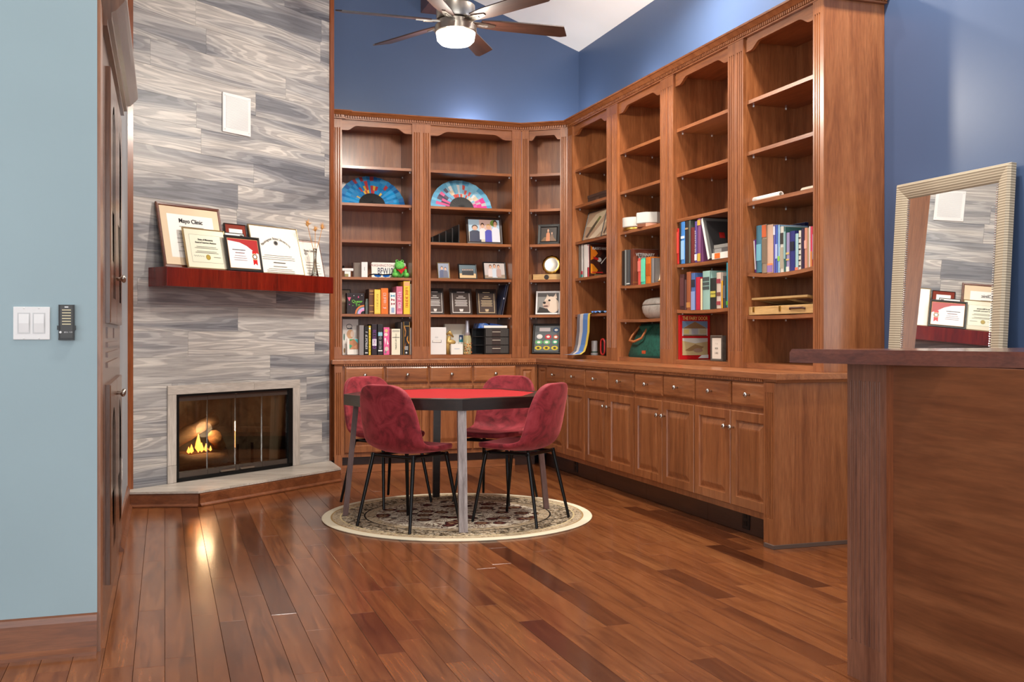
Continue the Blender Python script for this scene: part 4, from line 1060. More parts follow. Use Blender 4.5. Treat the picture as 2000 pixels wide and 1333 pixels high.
def leaf_pink(t, j, r):
    if j == 3: return r.choice([(110, 180, 214), (130, 196, 226), (90, 160, 200)])
    if t > .82: return r.choice([(220, 70, 150), (226, 110, 170), (200, 190, 196)])
    if t < .3: return r.choice([(150, 150, 170), (214, 90, 140), (90, 80, 100), (120, 180, 214)])
    return r.choice([(130, 190, 218), (224, 206, 180), (210, 90, 80), (226, 226, 226), (150, 196, 220)])
handfan(UB1, 4, 727, 66, .17, 'open blue paper hand fan with red and yellow marks', leaf_blue, RAD(24), 3)
handfan(UB2, 4, 902, 63, .17, 'open hand fan with pale blue top and pink corner', leaf_pink, RAD(20), 3)
b = UB1
# shelf 4 (index 2): gadget, boxes, plate, sunglasses, plush
x = bpx(b, 680, .12); T_ = item(b, 2, x, .12, 'toy_camera', 'small white toy gadget at the end of the shelf by the licence plate', 'toy')
MB().box(-.05, .045, 0, .05, .055, .078).build('top', M_WHITE, T_, bevel=.003); MB().box(-.03, .022, .005, .045, .0, .055).build('body', M_WHITE, T_, bevel=.003); MB().box(-.028, .002, -.002, .005, .008, .030).build('screen', cm((150, 140, 90)), T_); MB().lathe([(.010, 0), (.012, .012), (.004, .022)], 10).build('knob', M_BLK, T_, (-.038, .02, .078))
x = bpx(b, 699, .14); T_ = item(b, 2, x, .14, 'photo_block', 'grey brown picture block standing by the white box', 'picture')
MB().box(-.033, .026, .0, .02, 0, .128).build('block', cm((120, 108, 98), .6), T_); MB().box(-.043, -.033, -.004, .03, 0, .128).build('edge', cm((70, 42, 32), .5), T_)
x = bpx(b, 712, .10); T_ = item(b, 2, x, .10, 'white_box', 'narrow white upright box next to the licence plate', 'box')
MB().box(-.026, .026, 0, .05, 0, .132).build('box', M_WHITE, T_, bevel=.002); MB().box(-.004, .004, -.0008, 0, .06, .09).build('print', cm((190, 190, 190)), T_)
x0, x1 = bpx(b, 726, .16), min(bpx(b, 793, .16), b.x1-.01); T_ = item(b, 2, (x0+x1)/2, .16, 'licence_plate', 'white Washington licence plate leaning at the back of the shelf', 'licence plate', 0, None, RAD(6))
w = x1-x0; h = w*.46
def rrect(w, h, r, n=5, z0=0):
    pts = []
    for (cx, cz, a) in ((w/2-r, z0+r, -90), (w/2-r, z0+h-r, 0), (-w/2+r, z0+h-r, 90), (-w/2+r, z0+r, 180)):
        for k in range(n+1): t = RAD(a+90*k/n); pts.append((cx+r*cos(t), cz+r*sin(t)))
    return pts
MB().plate(rrect(w, h, .012), 0, .002).build('plate', M_PAPER, T_)
text('WASHINGTON', .030, cm((150, 50, 60)), T_, (-w*.19, -.0008, h*.80)); text('BFW129', .078, cm((40, 44, 80)), T_, (-w*.06, -.0008, h*.44), sx=.58, bold=.0008)
pic(T_, w*.28, w*.44, h*.74, h*.86, -.0003, [R_(0, 1, 0, 1, (40, 90, 160)), R_(.3, .5, .3, .8, (220, 60, 70))], 'sticker')
x = bpx(b, 746, .06); T_ = item(b, 2, x, .06, 'sunglasses', 'blue mirrored wrap sunglasses lying before the licence plate', 'glasses')
mb = MB()
for s in (-1, 1):
    mb.plate([(s*.006, .010), (s*.030, .003), (s*.058, .008), (s*.070, .022), (s*.045, .030), (s*.012, .026)][::s], -.004, .004)
mb.build('lens', mat('blue_mirror', (40, 110, 190), .12, .7), T_)
mb = MB(); mb.tube([(-.105, .01, .022), (-.07, -.004, .028), (0, -.006, .024), (.07, -.004, .028), (.105, .01, .022)], .005, 6)
for s in (-1, 1): mb.tube([(s*.105, .01, .022), (s*.10, .09, .016), (s*.09, .12, .006)], .0035, 6)
mb.build('frame', M_BLK, T_)
x = min(bpx(b, 787, .08), b.x1-.082); T_ = item(b, 2, x, .09, 'plush_frog', 'green plush frog with a red neckerchief sitting on the shelf', 'plush toy')
M_FROG = speckle('green_plush', [(70, 150, 60), (104, 190, 84), (130, 208, 104)], 60, .95)
mb = MB(); mb.ell((0, .02, .05), (.045, .04, .05)); mb.ell((-.005, -.005, .105), (.045, .042, .042)); mb.ell((-.012, -.03, .095), (.036, .03, .028))
for s in (-1, 1): mb.ell((s*.022-.004, -.004, .142), (.016, .016, .016), 10, 6)
for s in (-1, 1): mb.ell((s*.050, -.03, .024), (.026, .04, .024)); mb.ell((s*.046, -.005, .055), (.016, .03, .03))
mb.build('body', M_FROG, T_, smooth=True)
for s in (-1, 1): MB().ell((s*.022-.004, -.018, .146), (.006, .004, .006), 8, 5).build('eye', M_BLK, T_)
mb = MB(); mb.lathe([(.040, .062), (.046, .068), (.046, .076), (.040, .082)], 18); mb.plate([(-.032, .074), (.034, .076), (.004, .034)], -.042, -.036); mb.ell((.044, -.015, .088), (.014, .012, .016), 8, 5); mb.build('neckerchief', cm((190, 24, 28), .8), T_)
# shelf 5 (index 1): board games
G1 = 'game boxes on the shelf under the licence plate'
x = max(bpx(b, 676, .2), b.x0+.05); T_ = item(b, 1, x, .2, 'tan_picture', 'small tan framed picture behind the black trivia box', 'picture frame', 0, None, RAD(8)); frame(T_, .085, .215, .006, M_FBLK, .012, None, 0, [R_(0, 1, 0, 1, (178, 150, 120)), E_(.5, .7, .3, .12, (150, 110, 80))])
T_ = gamebox(b, 1, 677, 712, 573, .05, .06, (40, 26, 26), 'black trivia card box with neon title and rainbow corner', group=G1, shapes=[R_(0, 1, 0, 1, (38, 24, 26)), P_((226, 100, 130), (.03, .80), (.24, .80), (.135, .60)), P_((226, 80, 140), (.62, .78), (.70, .78), (.66, .88)), R_(.268, .275, 0, 1, (90, 70, 66)),
    E_(.99, .0, .53, .44, (226, 120, 60)), E_(.99, .0, .45, .37, (110, 120, 120)), E_(.99, .0, .38, .31, (190, 180, 230)), E_(.99, 0, .29, .24, (236, 150, 190)), E_(.99, 0, .20, .15, (30, 26, 30)), E_(.4, .88, .02, .02, (240, 240, 240)), E_(.86, .9, .02, .02, (240, 240, 240)), E_(.14, .45, .03, .02, (200, 90, 160)), E_(.34, .4, .02, .02, (100, 210, 90))])
text('Queer', .034, cm((130, 220, 80)), T_, (.012, -.006, .105)); text('Tri', .034, cm((130, 220, 80)), T_, (.016, -.006, .075))
T_ = item(b, 1, bpx(b, 716.5, .09), .09, 'glass_jar', 'small clear glass jar between trivia box and leather book', 'jar'); MB().lathe([(.014, 0), (.015, .004), (.015, .10), (.010, .115), (.010, .13), (.008, .13), (.008, .11), (.013, .098), (.013, .006), (.001, .006)], 14).build('glass', mat('grey_glass', (190, 200, 190), .1, 0, trans=.6), T_, smooth=True)
book(b, 1, 720.5, 730.5, 565, .03, .16, (106, 66, 44), 'brown leather book with gold spine bands among the board games', [(.08, .11, (200, 150, 90)), (.32, .35, (200, 150, 90)), (.78, .80, (200, 150, 90)), (.90, .93, (200, 150, 90))])
gamebox(b, 1, 731, 743.5, 566, .012, .2, (232, 190, 60), 'yellow game box with thin ornamental border', [(.04, .96, (240, 206, 90))], group=G1, title=15, tcol=(170, 120, 40), tsize=.016)
gamebox(b, 1, 744, 758.5, 563.5, .012, .2, (222, 112, 34), 'orange game box with white slanted lettering', group=G1, title=14, tsize=.024)
gamebox(b, 1, 761, 773, 572, .012, .2, (236, 230, 226), 'white game box with blue and red butterfly marks', group=G1, shapes=[R_(0, 1, 0, 1, (236, 230, 226)), P_((70, 140, 170), (.15, .92), (.5, .86), (.85, .92), (.85, .78), (.5, .84), (.15, .78)), P_((150, 60, 66), (.2, .74), (.5, .68), (.85, .70), (.8, .58), (.5, .66), (.2, .60)), P_((150, 70, 80), (.2, .54), (.5, .48), (.9, .54), (.85, .42), (.5, .47), (.2, .40)), R_(.25, .8, .06, .3, (150, 170, 200))])
gamebox(b, 1, 774, 786.5, 560, .012, .2, (206, 110, 136), 'pink game box with white vertical lettering', [(.02, .10, (226, 140, 160))], group=G1, title=8, tsize=.026)
gamebox(b, 1, 788, 801, 550, .012, .22, (242, 196, 56), 'tall yellow game box, tallest of its shelf', [(.86, .98, (236, 160, 110))], group=G1, title=12, tcol=(206, 70, 40), tsize=.024)
gamebox(b, 1, 801.3, 803.3, 555, .012, .2, (216, 220, 210), 'thin pale green white box against the shelf side', group=G1)
# bottom (index 0)
G2 = 'game boxes on the bottom shelf beside the grey planks'
gamebox(b, 0, 668.5, 700, 624, .14, .12, (224, 218, 210), 'white party game box with drawn face and small photo frame before it', group=G2, shapes=[R_(0, 1, 0, 1, (226, 220, 212)), E_(.42, .80, .2, .07, (70, 66, 66)), E_(.42, .80, .17, .05, (226, 220, 212)), R_(.3, .62, .72, .75, (50, 48, 50)), E_(.5, .58, .24, .13, (206, 160, 120)), E_(.62, .58, .12, .09, (226, 200, 180)), E_(.1, .5, .05, .1, (90, 120, 110)), E_(.12, .12, .06, .07, (150, 120, 80))])
x0, x1 = bpx(b, 679, .06), bpx(b, 704, .06); T_ = item(b, 0, (x0+x1)/2, .08, 'instant_photo', 'white bordered instant photo with teal and orange print', 'photo', 0, None, RAD(5), 0, .003); w = x1-x0; h = .135
MB().box(-w/2, w/2, 0, .012, 0, h).build('card', M_PAPER, T_); pic(T_, -w*.32, w*.36, h*.33, h*.97, -.0005, [R_(0, 1, 0, 1, (190, 130, 90)), P_((90, 200, 200), (.55, 1), (1, 1), (1, .55)), P_((70, 150, 80), (0, 1), (.55, 1), (.1, .8)), P_((60, 160, 120), (0, 0), (.35, .35), (0, .5)), P_((214, 150, 110), (.4, .2), (.9, .5), (.9, 0))], 'photo')
gamebox(b, 0, 701.5, 711, 636, .02, .2, (140, 134, 134), 'grey mottled box behind the instant photo', group=G2)
gamebox(b, 0, 712, 719.5, 638, .012, .2, (28, 27, 27), 'black game box with bold white lettering', [(.06, .09, (230, 230, 230))], group=G2, title=12, tsize=.024)
gamebox(b, 0, 720, 724.5, 637, .012, .2, (226, 196, 60), 'narrow yellow game box with black ruled bands', [(.88, .93, (240, 240, 240))]+[(k/9, k/9+.008, (30, 30, 20)) for k in range(1, 8)], group=G2)
gamebox(b, 0, 726, 736.5, 634, .012, .2, (44, 32, 40), 'black game box with purple lettering', [(.30, .52, (236, 236, 236))], group=G2, title=9, tcol=(150, 80, 180), tsize=.026)
gamebox(b, 0, 737.5, 748, 634, .012, .2, (40, 36, 38), 'black game box with a light blue badge', [(.62, .74, (130, 200, 220)), (.12, .16, (240, 240, 240))], group=G2, title=12, tcol=(226, 220, 220), tsize=.018)
gamebox(b, 0, 749, 761, 640, .012, .2, (226, 96, 150), 'pink game box with cartoon faces', group=G2, shapes=[R_(0, 1, 0, 1, (226, 96, 150)), E_(.45, .88, .3, .06, (226, 190, 130)), E_(.4, .74, .33, .06, (240, 210, 200)), P_((245, 240, 240), (.1, .6), (.4, .62), (.3, .36)), P_((245, 240, 240), (.5, .58), (.85, .4), (.6, .36)), E_(.5, .22, .35, .08, (214, 200, 190)), E_(.3, .1, .2, .05, (140, 130, 130))])
gamebox(b, 0, 764.5, 782, 643, .012, .2, (238, 232, 208), 'cream boxed game with small black print', [(.88, .96, (190, 186, 170)), (.66, .68, (40, 40, 40))], group=G2, title=16, tcol=(120, 116, 100), tsize=.012)
gamebox(b, 0, 783, 786.5, 630, .012, .24, (96, 88, 84), 'thin dark grey box between the cream and the black gold games', group=G2)
gamebox(b, 0, 787.5, 801, 629, .012, .24, (34, 28, 26), 'black and gold game box with amber swirls', group=G2, shapes=[R_(0, 1, 0, 1, (176, 130, 60)), R_(.08, .92, 0, 1, (30, 26, 26)), R_(.1, .9, .88, .98, (20, 18, 18)), R_(.08, .92, .86, .88, (190, 150, 80)), P_((200, 130, 60), (.1, .85), (.3, .7), (.2, .55), (.3, .55), (.4, .72), (.2, .86)), P_((214, 140, 50), (.5, .5), (.7, .58), (.65, .45), (.9, .36), (.8, .32), (.5, .44)), P_((190, 110, 40), (.1, .2), (.4, .4), (.2, .16)), R_(.2, .7, .14, .26, (150, 150, 150)), E_(.45, .06, .15, .03, (220, 220, 220))])
gamebox(b, 0, 801.3, 803.3, 641, .012, .2, (236, 234, 232), 'thin white box at the shelf side next to black gold game', group=G2)
# ================================================================ BAY B2
b = UB2
# index 3: file sorter + group photo
x0, x1 = bpx(b, 841, .1), bpx(b, 898, .1); T_ = item(b, 3, (x0+x1)/2, .08, 'file_sorter', 'black stepped desk file sorter with curved top', 'file sorter'); w = x1-x0
M_SORT = mat('sorter_black', (44, 40, 38), .35)
MB().box(-w/2, w/2, 0, .22, 0, .01).build('base', M_SORT, T_)
for k in range(5):
    xx = -w*.45+w*.9*k/4; hh = .04+.125*((k+.6)/4.6)**1.2
    MB().plate([(xx-.004, .01), (xx+.004, .01), (xx+.004, hh+.004), (xx-.004, hh)], .0, .22).build('divider', M_SORT, T_)
pts = [(-w/2, .012)]+[(-w/2+w*k/10, .02+.145*(k/10)**.75) for k in range(11)]+[(w/2, .012)]
MB().plate(pts[::-1], .215, .22).build('back_wall', M_SORT, T_)
def bframe(b, i, px0, px1, pyt, off, label, fwid, m, shapes, tilt=9, matc=None, matw=0, rz=0, name='framed_photo', cat='photo frame', group='photo frames on the far wall shelves', h=None):
    x0, x1 = max(b.x0+.008, bpx(b, px0, off)), min(b.x1-.008, bpx(b, px1, off)); xc = (x0+x1)/2; hh = h or (bz(b, (px0+px1)/2, pyt, off)-btop(b, i, xc))/cos(RAD(tilt))
    T_ = item(b, i, xc, off, name, label, cat, rz, group, RAD(tilt), 0, .004, (x1-x0)/2)
    w = (x1-x0)/max(.5, cos(rz)); r = frame(T_, w, hh, fwid, m, .018, matc, matw, shapes)
    MB().box(-.02, .02, .009, .013, .01, hh*.7).build('easel_back', M_DBR, T_)
    return T_, w, hh, r
M_FDB = mat('frame_dark_brown', (50, 34, 28), .35)
sk = [R_(0, 1, 0, 1, (170, 196, 214)), R_(.35, .75, .45, 1, (206, 176, 168)), E_(.82, .85, .12, .15, (110, 140, 60)), R_(0, 1, 0, .45, (196, 190, 170))]
sk += person_shapes(.2, 0, .38, .75, (34, 42, 70))+person_shapes(.45, .1, .22, .75, (214, 214, 216))+person_shapes(.64, .0, .26, .8, (70, 70, 170), hair=(200, 160, 90))+person_shapes(.86, .0, .26, .98, (214, 216, 226))
bframe(b, 3, 912, 982, 425, .12, 'brown frame with a photo of four people outdoors, beside the file sorter', .022, M_FDB, sk, 12)
# index 2: three small frames
bframe(b, 2, 855, 879, 514, .12, 'small narrow gold frame with a portrait photo', .008, M_FGOLD, [R_(0, 1, 0, 1, (130, 140, 160))]+person_shapes(.35, 0, .5, .8, (60, 70, 110))+person_shapes(.68, 0, .45, .75, (90, 90, 110)), 14)
bframe(b, 2, 896, 932, 517, .12, 'small dark frame with a group photo in black clothes', .010, M_FBLK, [R_(0, 1, .35, 1, (80, 100, 110)), R_(0, 1, 0, .35, (206, 176, 130))]+sum([person_shapes(.2+.1*k, .22, .11, .5, (20, 20, 24)) for k in range(7)], []), 14)
bframe(b, 2, 945, 989, 513, .12, 'dark frame with a bright overexposed family photo', .011, M_FBLK, [R_(0, 1, 0, 1, (190, 180, 176)), P_((150, 130, 110), (0, 0), (1, 0), (1, .25), (0, .2))]+person_shapes(.3, .1, .25, .8, (214, 200, 196))+person_shapes(.5, .05, .25, .9, (196, 206, 216))+person_shapes(.7, .1, .25, .8, (180, 150, 140)), 14)
# index 1: three plaques + leaning books
M_PLQ = mat('plaque_brown', (52, 38, 32), .3); PB = (74, 60, 54)
for k, (p0, p1, lb) in enumerate(((826, 868, 'dark plaque with engraved text, partly hidden behind the fluted post'), (880, 923, 'dark award plaque with white engraved border, middle of its row'), (932, 971, 'dark award plaque with gold engraved border, next to leaning magazines'))):
    x0, x1 = bpx(b, p0, .14), bpx(b, p1, .14); xc = (x0+x1)/2; x0 = max(x0, b.x0+.003); xc = (x0+x1)/2
    T_ = item(b, 1, xc, .14, 'award_plaque', lb, 'plaque', 0, 'award plaques in a row', RAD(10), 0, .002); w = x1-x0; h = .235
    MB().box(-w/2, w/2, 0, .016, 0, h).build('board', M_PLQ, T_, bevel=.002)
    ec = (226, 220, 214) if k < 2 else (200, 176, 140)
    pic(T_, -w*.40, w*.40, h*.07, h*.93, -.0004, [R_(0, 1, 0, 1, ec), R_(.035, .965, .03, .97, PB), R_(.0, 1, .87, 1, (24, 20, 20)), P_(ec, (.42, .06), (.58, .06), (.62, .17), (.38, .17)), R_(.28, .72, .90, .93, ec), R_(.36, .64, .72, .75, ec), R_(.24, .76, .64, .675, ec)]+[R_(.15+.03*(j % 2), .85-.03*(j % 2), .54-.06*j, .565-.06*j, ec) for j in range(5)], 'engraved_plate')
for k, (cl, lb, xx) in enumerate((((34, 40, 64), 'dark blue magazine leaning at the shelf end by the plaques', 0), ((60, 56, 66), 'slate magazine leaning behind the dark blue one', .016))):
    x1 = b.x1-.088+xx; T_ = item(b, 1, x1, .05, 'magazine', lb, 'magazine', 0, None, 0, RAD(11.5), .002)
    MB().box(-.0, .008, 0, .2, .002, .272).build('cover', cm(cl, .35), T_); MB().box(.001, .007, .001, .199, .001, .2725).build('pages', M_PAPER, T_)
    if k == 0: pic(T_, -.0, .0082, .05, .25, -.0003, [R_(.0, 1, .45, .52, (200, 200, 214))], 'spine_print')
# index 0: white boxes, card, bottle, drawer box
x0, x1 = bpx(b, 840, .05), bpx(b, 871.5, .05); T_ = item(b, 0, (x0+x1)/2, .05, 'white_file_box', 'white box with a small label holder, beside the fluted post', 'box'); w = x1-x0; h = .235
MB().box(-w/2, w/2, 0, .22, 0, h).build('box', M_WHITE, T_, bevel=.002); MB().box(-w*.36, w*.2, -.003, 0, h*.44, h*.54).build('label_holder', M_CHROME, T_, bevel=.001); MB().box(-w*.33, w*.17, -.0036, -.003, h*.455, h*.525).build('label_card', M_PAPER, T_); MB().box(-w*.2, -.0, -.0006, 0, h*.6, h*.66).build('print', cm((206, 206, 206)), T_)
x0, x1 = bpx(b, 868, .2), bpx(b, 909, .2); T_ = item(b, 0, (x0+x1)/2, .19, 'keepsake_box', 'open ivory presentation box standing behind the ribbon and card', 'box'); w = x1-x0
MB().box(-w/2, w/2, 0, .05, 0, .265).build('box', mat('ivory_card', (226, 220, 202), .7), T_, bevel=.002); MB().box(-w*.1, w*.48, -.002, 0, .005, .175).build('panel', M_PAPER, T_)
x = bpx(b, 879, .12); T_ = item(b, 0, x, .12, 'gold_ribbon', 'crumpled gold ribbon bow in front of the ivory box', 'ribbon')
mb = MB(); mb.tube([(-.03, 0, .17), (-.01, -.01, .195), (.03, 0, .15)], [.012, .02, .006], 8); mb.tube([(-.02, 0, .0), (-.022, 0, .08), (-.01, -.01, .16)], [.018, .02, .018], 8); mb.ell((.005, -.01, .105), (.045, .018, .024), 10, 6); mb.build('ribbon', mat('gold_satin', (196, 160, 96), .35, .3), T_, smooth=True)
x0, x1 = bpx(b, 881, .06), bpx(b, 904, .06); T_ = item(b, 0, (x0+x1)/2, .06, 'greeting_card', 'small white folded card standing before the ivory box', 'card'); w = x1-x0
MB().plate([(-w/2, 0), (w/2, 0), (w/2, .09), (-w/2, .09)], 0, .02).build('card', M_PAPER, T_); MB().box(-w*.22, w*.22, -.0006, 0, .045, .052).build('print', cm((180, 190, 200)), T_)
x = bpx(b, 900.5, .17); T_ = item(b, 0, x, .165, 'small_photo', 'tiny blue photo propped beside the bottle', 'photo', dz=.0, tilt=RAD(2)); MB().box(-.016, .016, 0, .003, .0, .165).build('card', M_PAPER, T_); pic(T_, -.018, .018, .105, .168, -.0003, [R_(0, 1, 0, 1, (40, 60, 96)), R_(0, 1, 0, .4, (50, 130, 140)), E_(.4, .55, .25, .2, (206, 206, 214))], 'photo')
x = bpx(b, 914.5, .06); T_ = item(b, 0, x, .09, 'wine_bottle', 'clear sparkling wine bottle with floral decoration and silver foil top', 'bottle')
MB().lathe([(.034, 0), (.037, .004), (.037, .13), (.030, .165), (.018, .20), (.016, .215), (.016, .216)], 20).build('bottle', mat('bottle_tint', (206, 196, 150), .08, 0, trans=.35), T_, smooth=True)
MB().lathe([(.0305, .164), (.0185, .201), (.0168, .225), (.0172, .29), (.015, .296), (.002, .297)], 20).build('foil', mat('foil_silver', (196, 196, 206), .3, .6), T_, smooth=True)
mb = MB(); rg = random.Random(3)
for k in range(26):
    an = rg.uniform(-1.1, 1.1)-pi/2; zz = rg.uniform(.01, .10); mb.ell((.0365*cos(an), .0365*sin(an), zz), (.007, .004, .006), 6, 4, rg.randrange(3))
mb.build('flower_print', [cm((206, 120, 60)), cm((226, 176, 110)), cm((120, 60, 40))], T_)
x0, x1 = bpx(b, 925, .07), bpx(b, 999, .05); x1 = min(x1, b.x1-.002); T_ = item(b, 0, (x0+x1)/2, .06, 'drawer_organizer', 'dark woven-look plastic organizer with three small drawers', 'organizer'); w = x1-x0; h = .228
M_WV = stripes('woven_dark', (44, 40, 38), (84, 78, 74), 700, 0); M_DK = mat('organizer_dark', (34, 31, 30), .3)
mb = MB(); xs_ = -w/2+w*.3
mb.box(xs_, w/2, 0, .27, 0, .006); mb.box(xs_, w/2, 0, .27, h-.006, h); mb.box(xs_, xs_+.006, 0, .27, 0, h); mb.box(w/2-.006, w/2, 0, .27, 0, h); mb.box(xs_, w/2, .264, .27, 0, h)
mb.box(-w/2, xs_, .06, .27, h*.97, h*.985); mb.box(-w/2, -w/2+.006, .06, .27, 0, h*.97); mb.box(-w/2, xs_, .264, .27, 0, h*.97)
for k in range(3): mb.box(-w/2, xs_, .06, .27, h*k/3, h*k/3+.006)
mb.build('case', M_DK, T_)
for k in range(3):
    z0 = .008+k*(h-.01)/3; z1 = z0+(h-.01)/3-.005
    d = MB().box(xs_+.008, w/2-.008, -.006, .25, z0, z1).build('drawer', M_WV, T_, bevel=.002)
    xm = xs_+(w/2-xs_)*.5; MB().box(xm-.045, xm+.03, -.012, -.006, (z0+z1)/2+.006, (z0+z1)/2+.011).build('handle', mat('handle_cream', (206, 196, 180), .4), d); MB().box(xm-.047, xm+.032, -.0068, -.006, z0+.002, z1-.002).build('center_panel', mat('organizer_gloss', (70, 60, 58), .15), d)
T2 = item(b, 0, (x0+x1)/2+.03, .05, 'packaged_papers', 'blue and white packet lying on top of the drawer organizer', 'packet', 0, None, 0, 0, h+.001)
mb = MB(); mb.box(-.10, .115, .01, .2, 0, .022); mb.build('white_sleeve', M_PAPER, T2, bevel=.003); MB().plate([(-.15, .0), (-.10, 0), (-.04, .022), (-.08, .045), (-.14, .042)], .02, .18).build('blue_wrap', speckle('blue_pack', [(40, 80, 160), (60, 110, 190), (200, 210, 230)], 25, .3), T2); MB().plate([(-.04, .0225), (.09, .0225), (.02, .036), (-.04, .044)], .03, .19).build('blue_flap', cm((44, 78, 150), .4), T2)
# ================================================================ BAY B3 (angled corner)
b = UB3
sk = [R_(0, 1, 0, 1, (60, 50, 44)), P_((120, 90, 60), (0, 0), (1, 0), (.8, .3), (.2, .3))]+person_shapes(.45, 0, .25, .95, (200, 130, 90))+person_shapes(.7, 0, .2, .7, (120, 90, 70))
bframe(b, 3, 1050, 1093, 439, .10, 'black stepped frame with a small dim photo, above the gold-rimmed plate', .030, M_FBLK, sk, 9, rz=.0)
xc = (b.x0+b.x1)/2; T_ = item(b, 2, xc, .10, 'wooden_box', 'pale wooden box with a dark round emblem under the plate', 'box'); w = b.x1-b.x0-.012
MB().box(-w/2, w/2, 0, .14, 0, .052).build('box', M_PINE, T_, bevel=.002); MB().lathe([(.022, 0), (.022, .003), (.015, .004), (.013, .003)], 16).build('emblem', cm((52, 44, 40), .4), T_, (-.01, 0, .026), (pi/2, 0, 0))
T2 = item(b, 2, bpx(b, 1077, .13), .10, 'silver_plate', 'round silver plate with scalloped gold rim standing on the wooden box', 'plate', 0, None, RAD(12), 0, .053)
n = 48; 
def ringp(r, y, sc=0): return [((r+sc*cos(12*2*pi*k/n))*cos(2*pi*k/n), y, .088+(r+sc*cos(12*2*pi*k/n))*sin(2*pi*k/n)) for k in range(n)]
MB().loops([ringp(.084, .012, .003), ringp(.084, .008, .003), ringp(.066, .008)], cap0=True, cap1=False).build('rim', M_GOLD, T2, smooth=True)
MB().loops([ringp(.066, .010), ringp(.066, .0075), ringp(.058, .0095), ringp(.01, .0095)]).build('center', mat('plate_silver', (206, 200, 190), .3, .8), T2, smooth=True)
DG = (226, 206, 186); sk = [R_(0, 1, 0, 1, (96, 92, 90)), R_(.02, .9, .08, .80, (140, 138, 134)), P_((60, 56, 54), (0, .0), (.6, 0), (.5, .18), (.1, .3)), E_(.62, .55, .30, .27, DG), E_(.75, .35, .3, .35, DG), P_(DG, (.72, .75), (.86, .98), (.92, .72)), P_(DG, (.4, .72), (.45, .92), (.58, .76)), E_(.42, .42, .17, .2, (206, 180, 160)), E_(.33, .5, .07, .06, (40, 34, 34)), E_(.56, .62, .055, .05, (34, 28, 28)), E_(.4, .33, .12, .04, (110, 80, 76))]
bframe(b, 1, 1046, 1094, 570, .09, 'white framed picture of a cream french bulldog head', .009, M_WHITE, sk, 8, (236, 236, 236), .006, name='dog_picture', cat='picture')
sk = [R_(0, 1, 0, 1, (96, 100, 102)), R_(.18, .62, .78, .92, (206, 196, 196)), E_(.86, .83, .13, .10, (40, 70, 110)), E_(.2, .58, .12, .09, (220, 216, 212)), E_(.55, .57, .13, .095, (196, 50, 60)), E_(.86, .56, .11, .09, (190, 90, 60)), E_(.18, .36, .15, .085, (100, 170, 110)), E_(.5, .36, .14, .085, (110, 180, 120)), E_(.84, .37, .12, .085, (70, 160, 120)), E_(.17, .14, .14, .08, (214, 190, 60)), E_(.5, .14, .14, .08, (206, 180, 50)), E_(.83, .14, .14, .08, (214, 190, 60))]
sk += [E_(x_, z_, .07, .045, (230, 226, 216)) for x_, z_ in ((.86, .83), (.2, .58), (.55, .57), (.86, .56), (.18, .36), (.5, .36), (.84, .37))]+[E_(x_, .14, .06, .04, (70, 60, 40)) for x_ in (.17, .5, .83)]
bframe(b, 0, 1036, 1095, 634, .06, 'black shadow box with rows of round coloured badges', .017, M_FBLK, sk, 12, name='shadow_box', cat='shadow box')
# ================================================================ BAY R1
b = UR1
x0, x1 = bpx(b, 1148, .10), bpx(b, 1186, .10); T_ = item(b, 4, (x0+x1)/2, .10, 'storage_box', 'low dark brown lidded box alone on a high shelf', 'box'); w = x1-x0
MB().box(-w/2, w/2, 0, .22, 0, .075).build('box', cm((58, 42, 36), .5), T_, bevel=.002); MB().box(-w/2-.003, w/2+.003, -.003, .223, .06, .085).build('lid', cm((66, 48, 42), .45), T_, bevel=.002); MB().box(-.03, .03, -.0008, .0, .025, .045).build('print', cm((96, 70, 58)), T_)
PNT = [R_(0, 1, 0, 1, (176, 150, 124)), P_((206, 190, 160), (0, .5), (.4, .9), (1, 1), (.5, .4)), P_((110, 120, 70), (.2, .3), (.6, .8), (.7, .75), (.35, .25)), P_((214, 196, 170), (.3, 0), (.9, .6), (1, .3), (.6, 0)), P_((70, 64, 60), (.1, .1), (.5, .65), (.55, .6), (.2, .05))]
for k, (p0, p1, pt, of) in enumerate(((1138, 1179, 417, .06), (1174, 1212, 414, .045))):
    x0, x1 = bpx(b, p0, of), bpx(b, p1, of); x1 = min(x1, b.x1-.004); xc = (x0+x1)/2
    T_ = item(b, 3, xc, of, 'framed_painting', ['black framed abstract painting leaning on its shelf, fully in view', 'black framed abstract painting half hidden by the fluted post'][k], 'painting', 0, 'abstract paintings in black frames', RAD(14), 0, .005)
    frame(T_, x1-x0, .255, .010, M_FBLK, .016, None, 0, PNT)
GR1 = 'books on the shelf above the ribbons'
book(b, 2, 1130, 1134.5, 477, .03, .2, (120, 112, 104), 'grey book at the shelf side beside thin magazines', group=GR1)
book(b, 2, 1135, 1139, 478, .03, .2, (206, 204, 200), 'thin white magazine with teal and red foot', [(.02, .10, (60, 150, 140)), (.10, .2, (176, 50, 66))], group=GR1)
book(b, 2, 1140, 1147, 478, .03, .2, (236, 233, 228), 'white thick magazine between thin magazines', group=GR1)
book(b, 2, 1147.5, 1150.5, 479, .03, .2, (190, 60, 70), 'thin red and white book beside the fantasy handbook', [(.3, .98, (236, 230, 226))], group=GR1)
def side_print(T_, w, d, h, shapes, name='cover_print'):      # print on the cover that faces the open side
    o = pic(T_, .004, d-.003, .002, h-.002, -.0003, shapes, name); o.location = (w/2, 0, 0); o.rotation_euler = (0, 0, pi/2); return o
def side_text(T_, w, yy, zz, s, size, m, sx=.8): return text(s, size, m, T_, (w/2+.0042, yy, zz), (pi/2, 0, pi/2), sx=sx, bold=.0006)
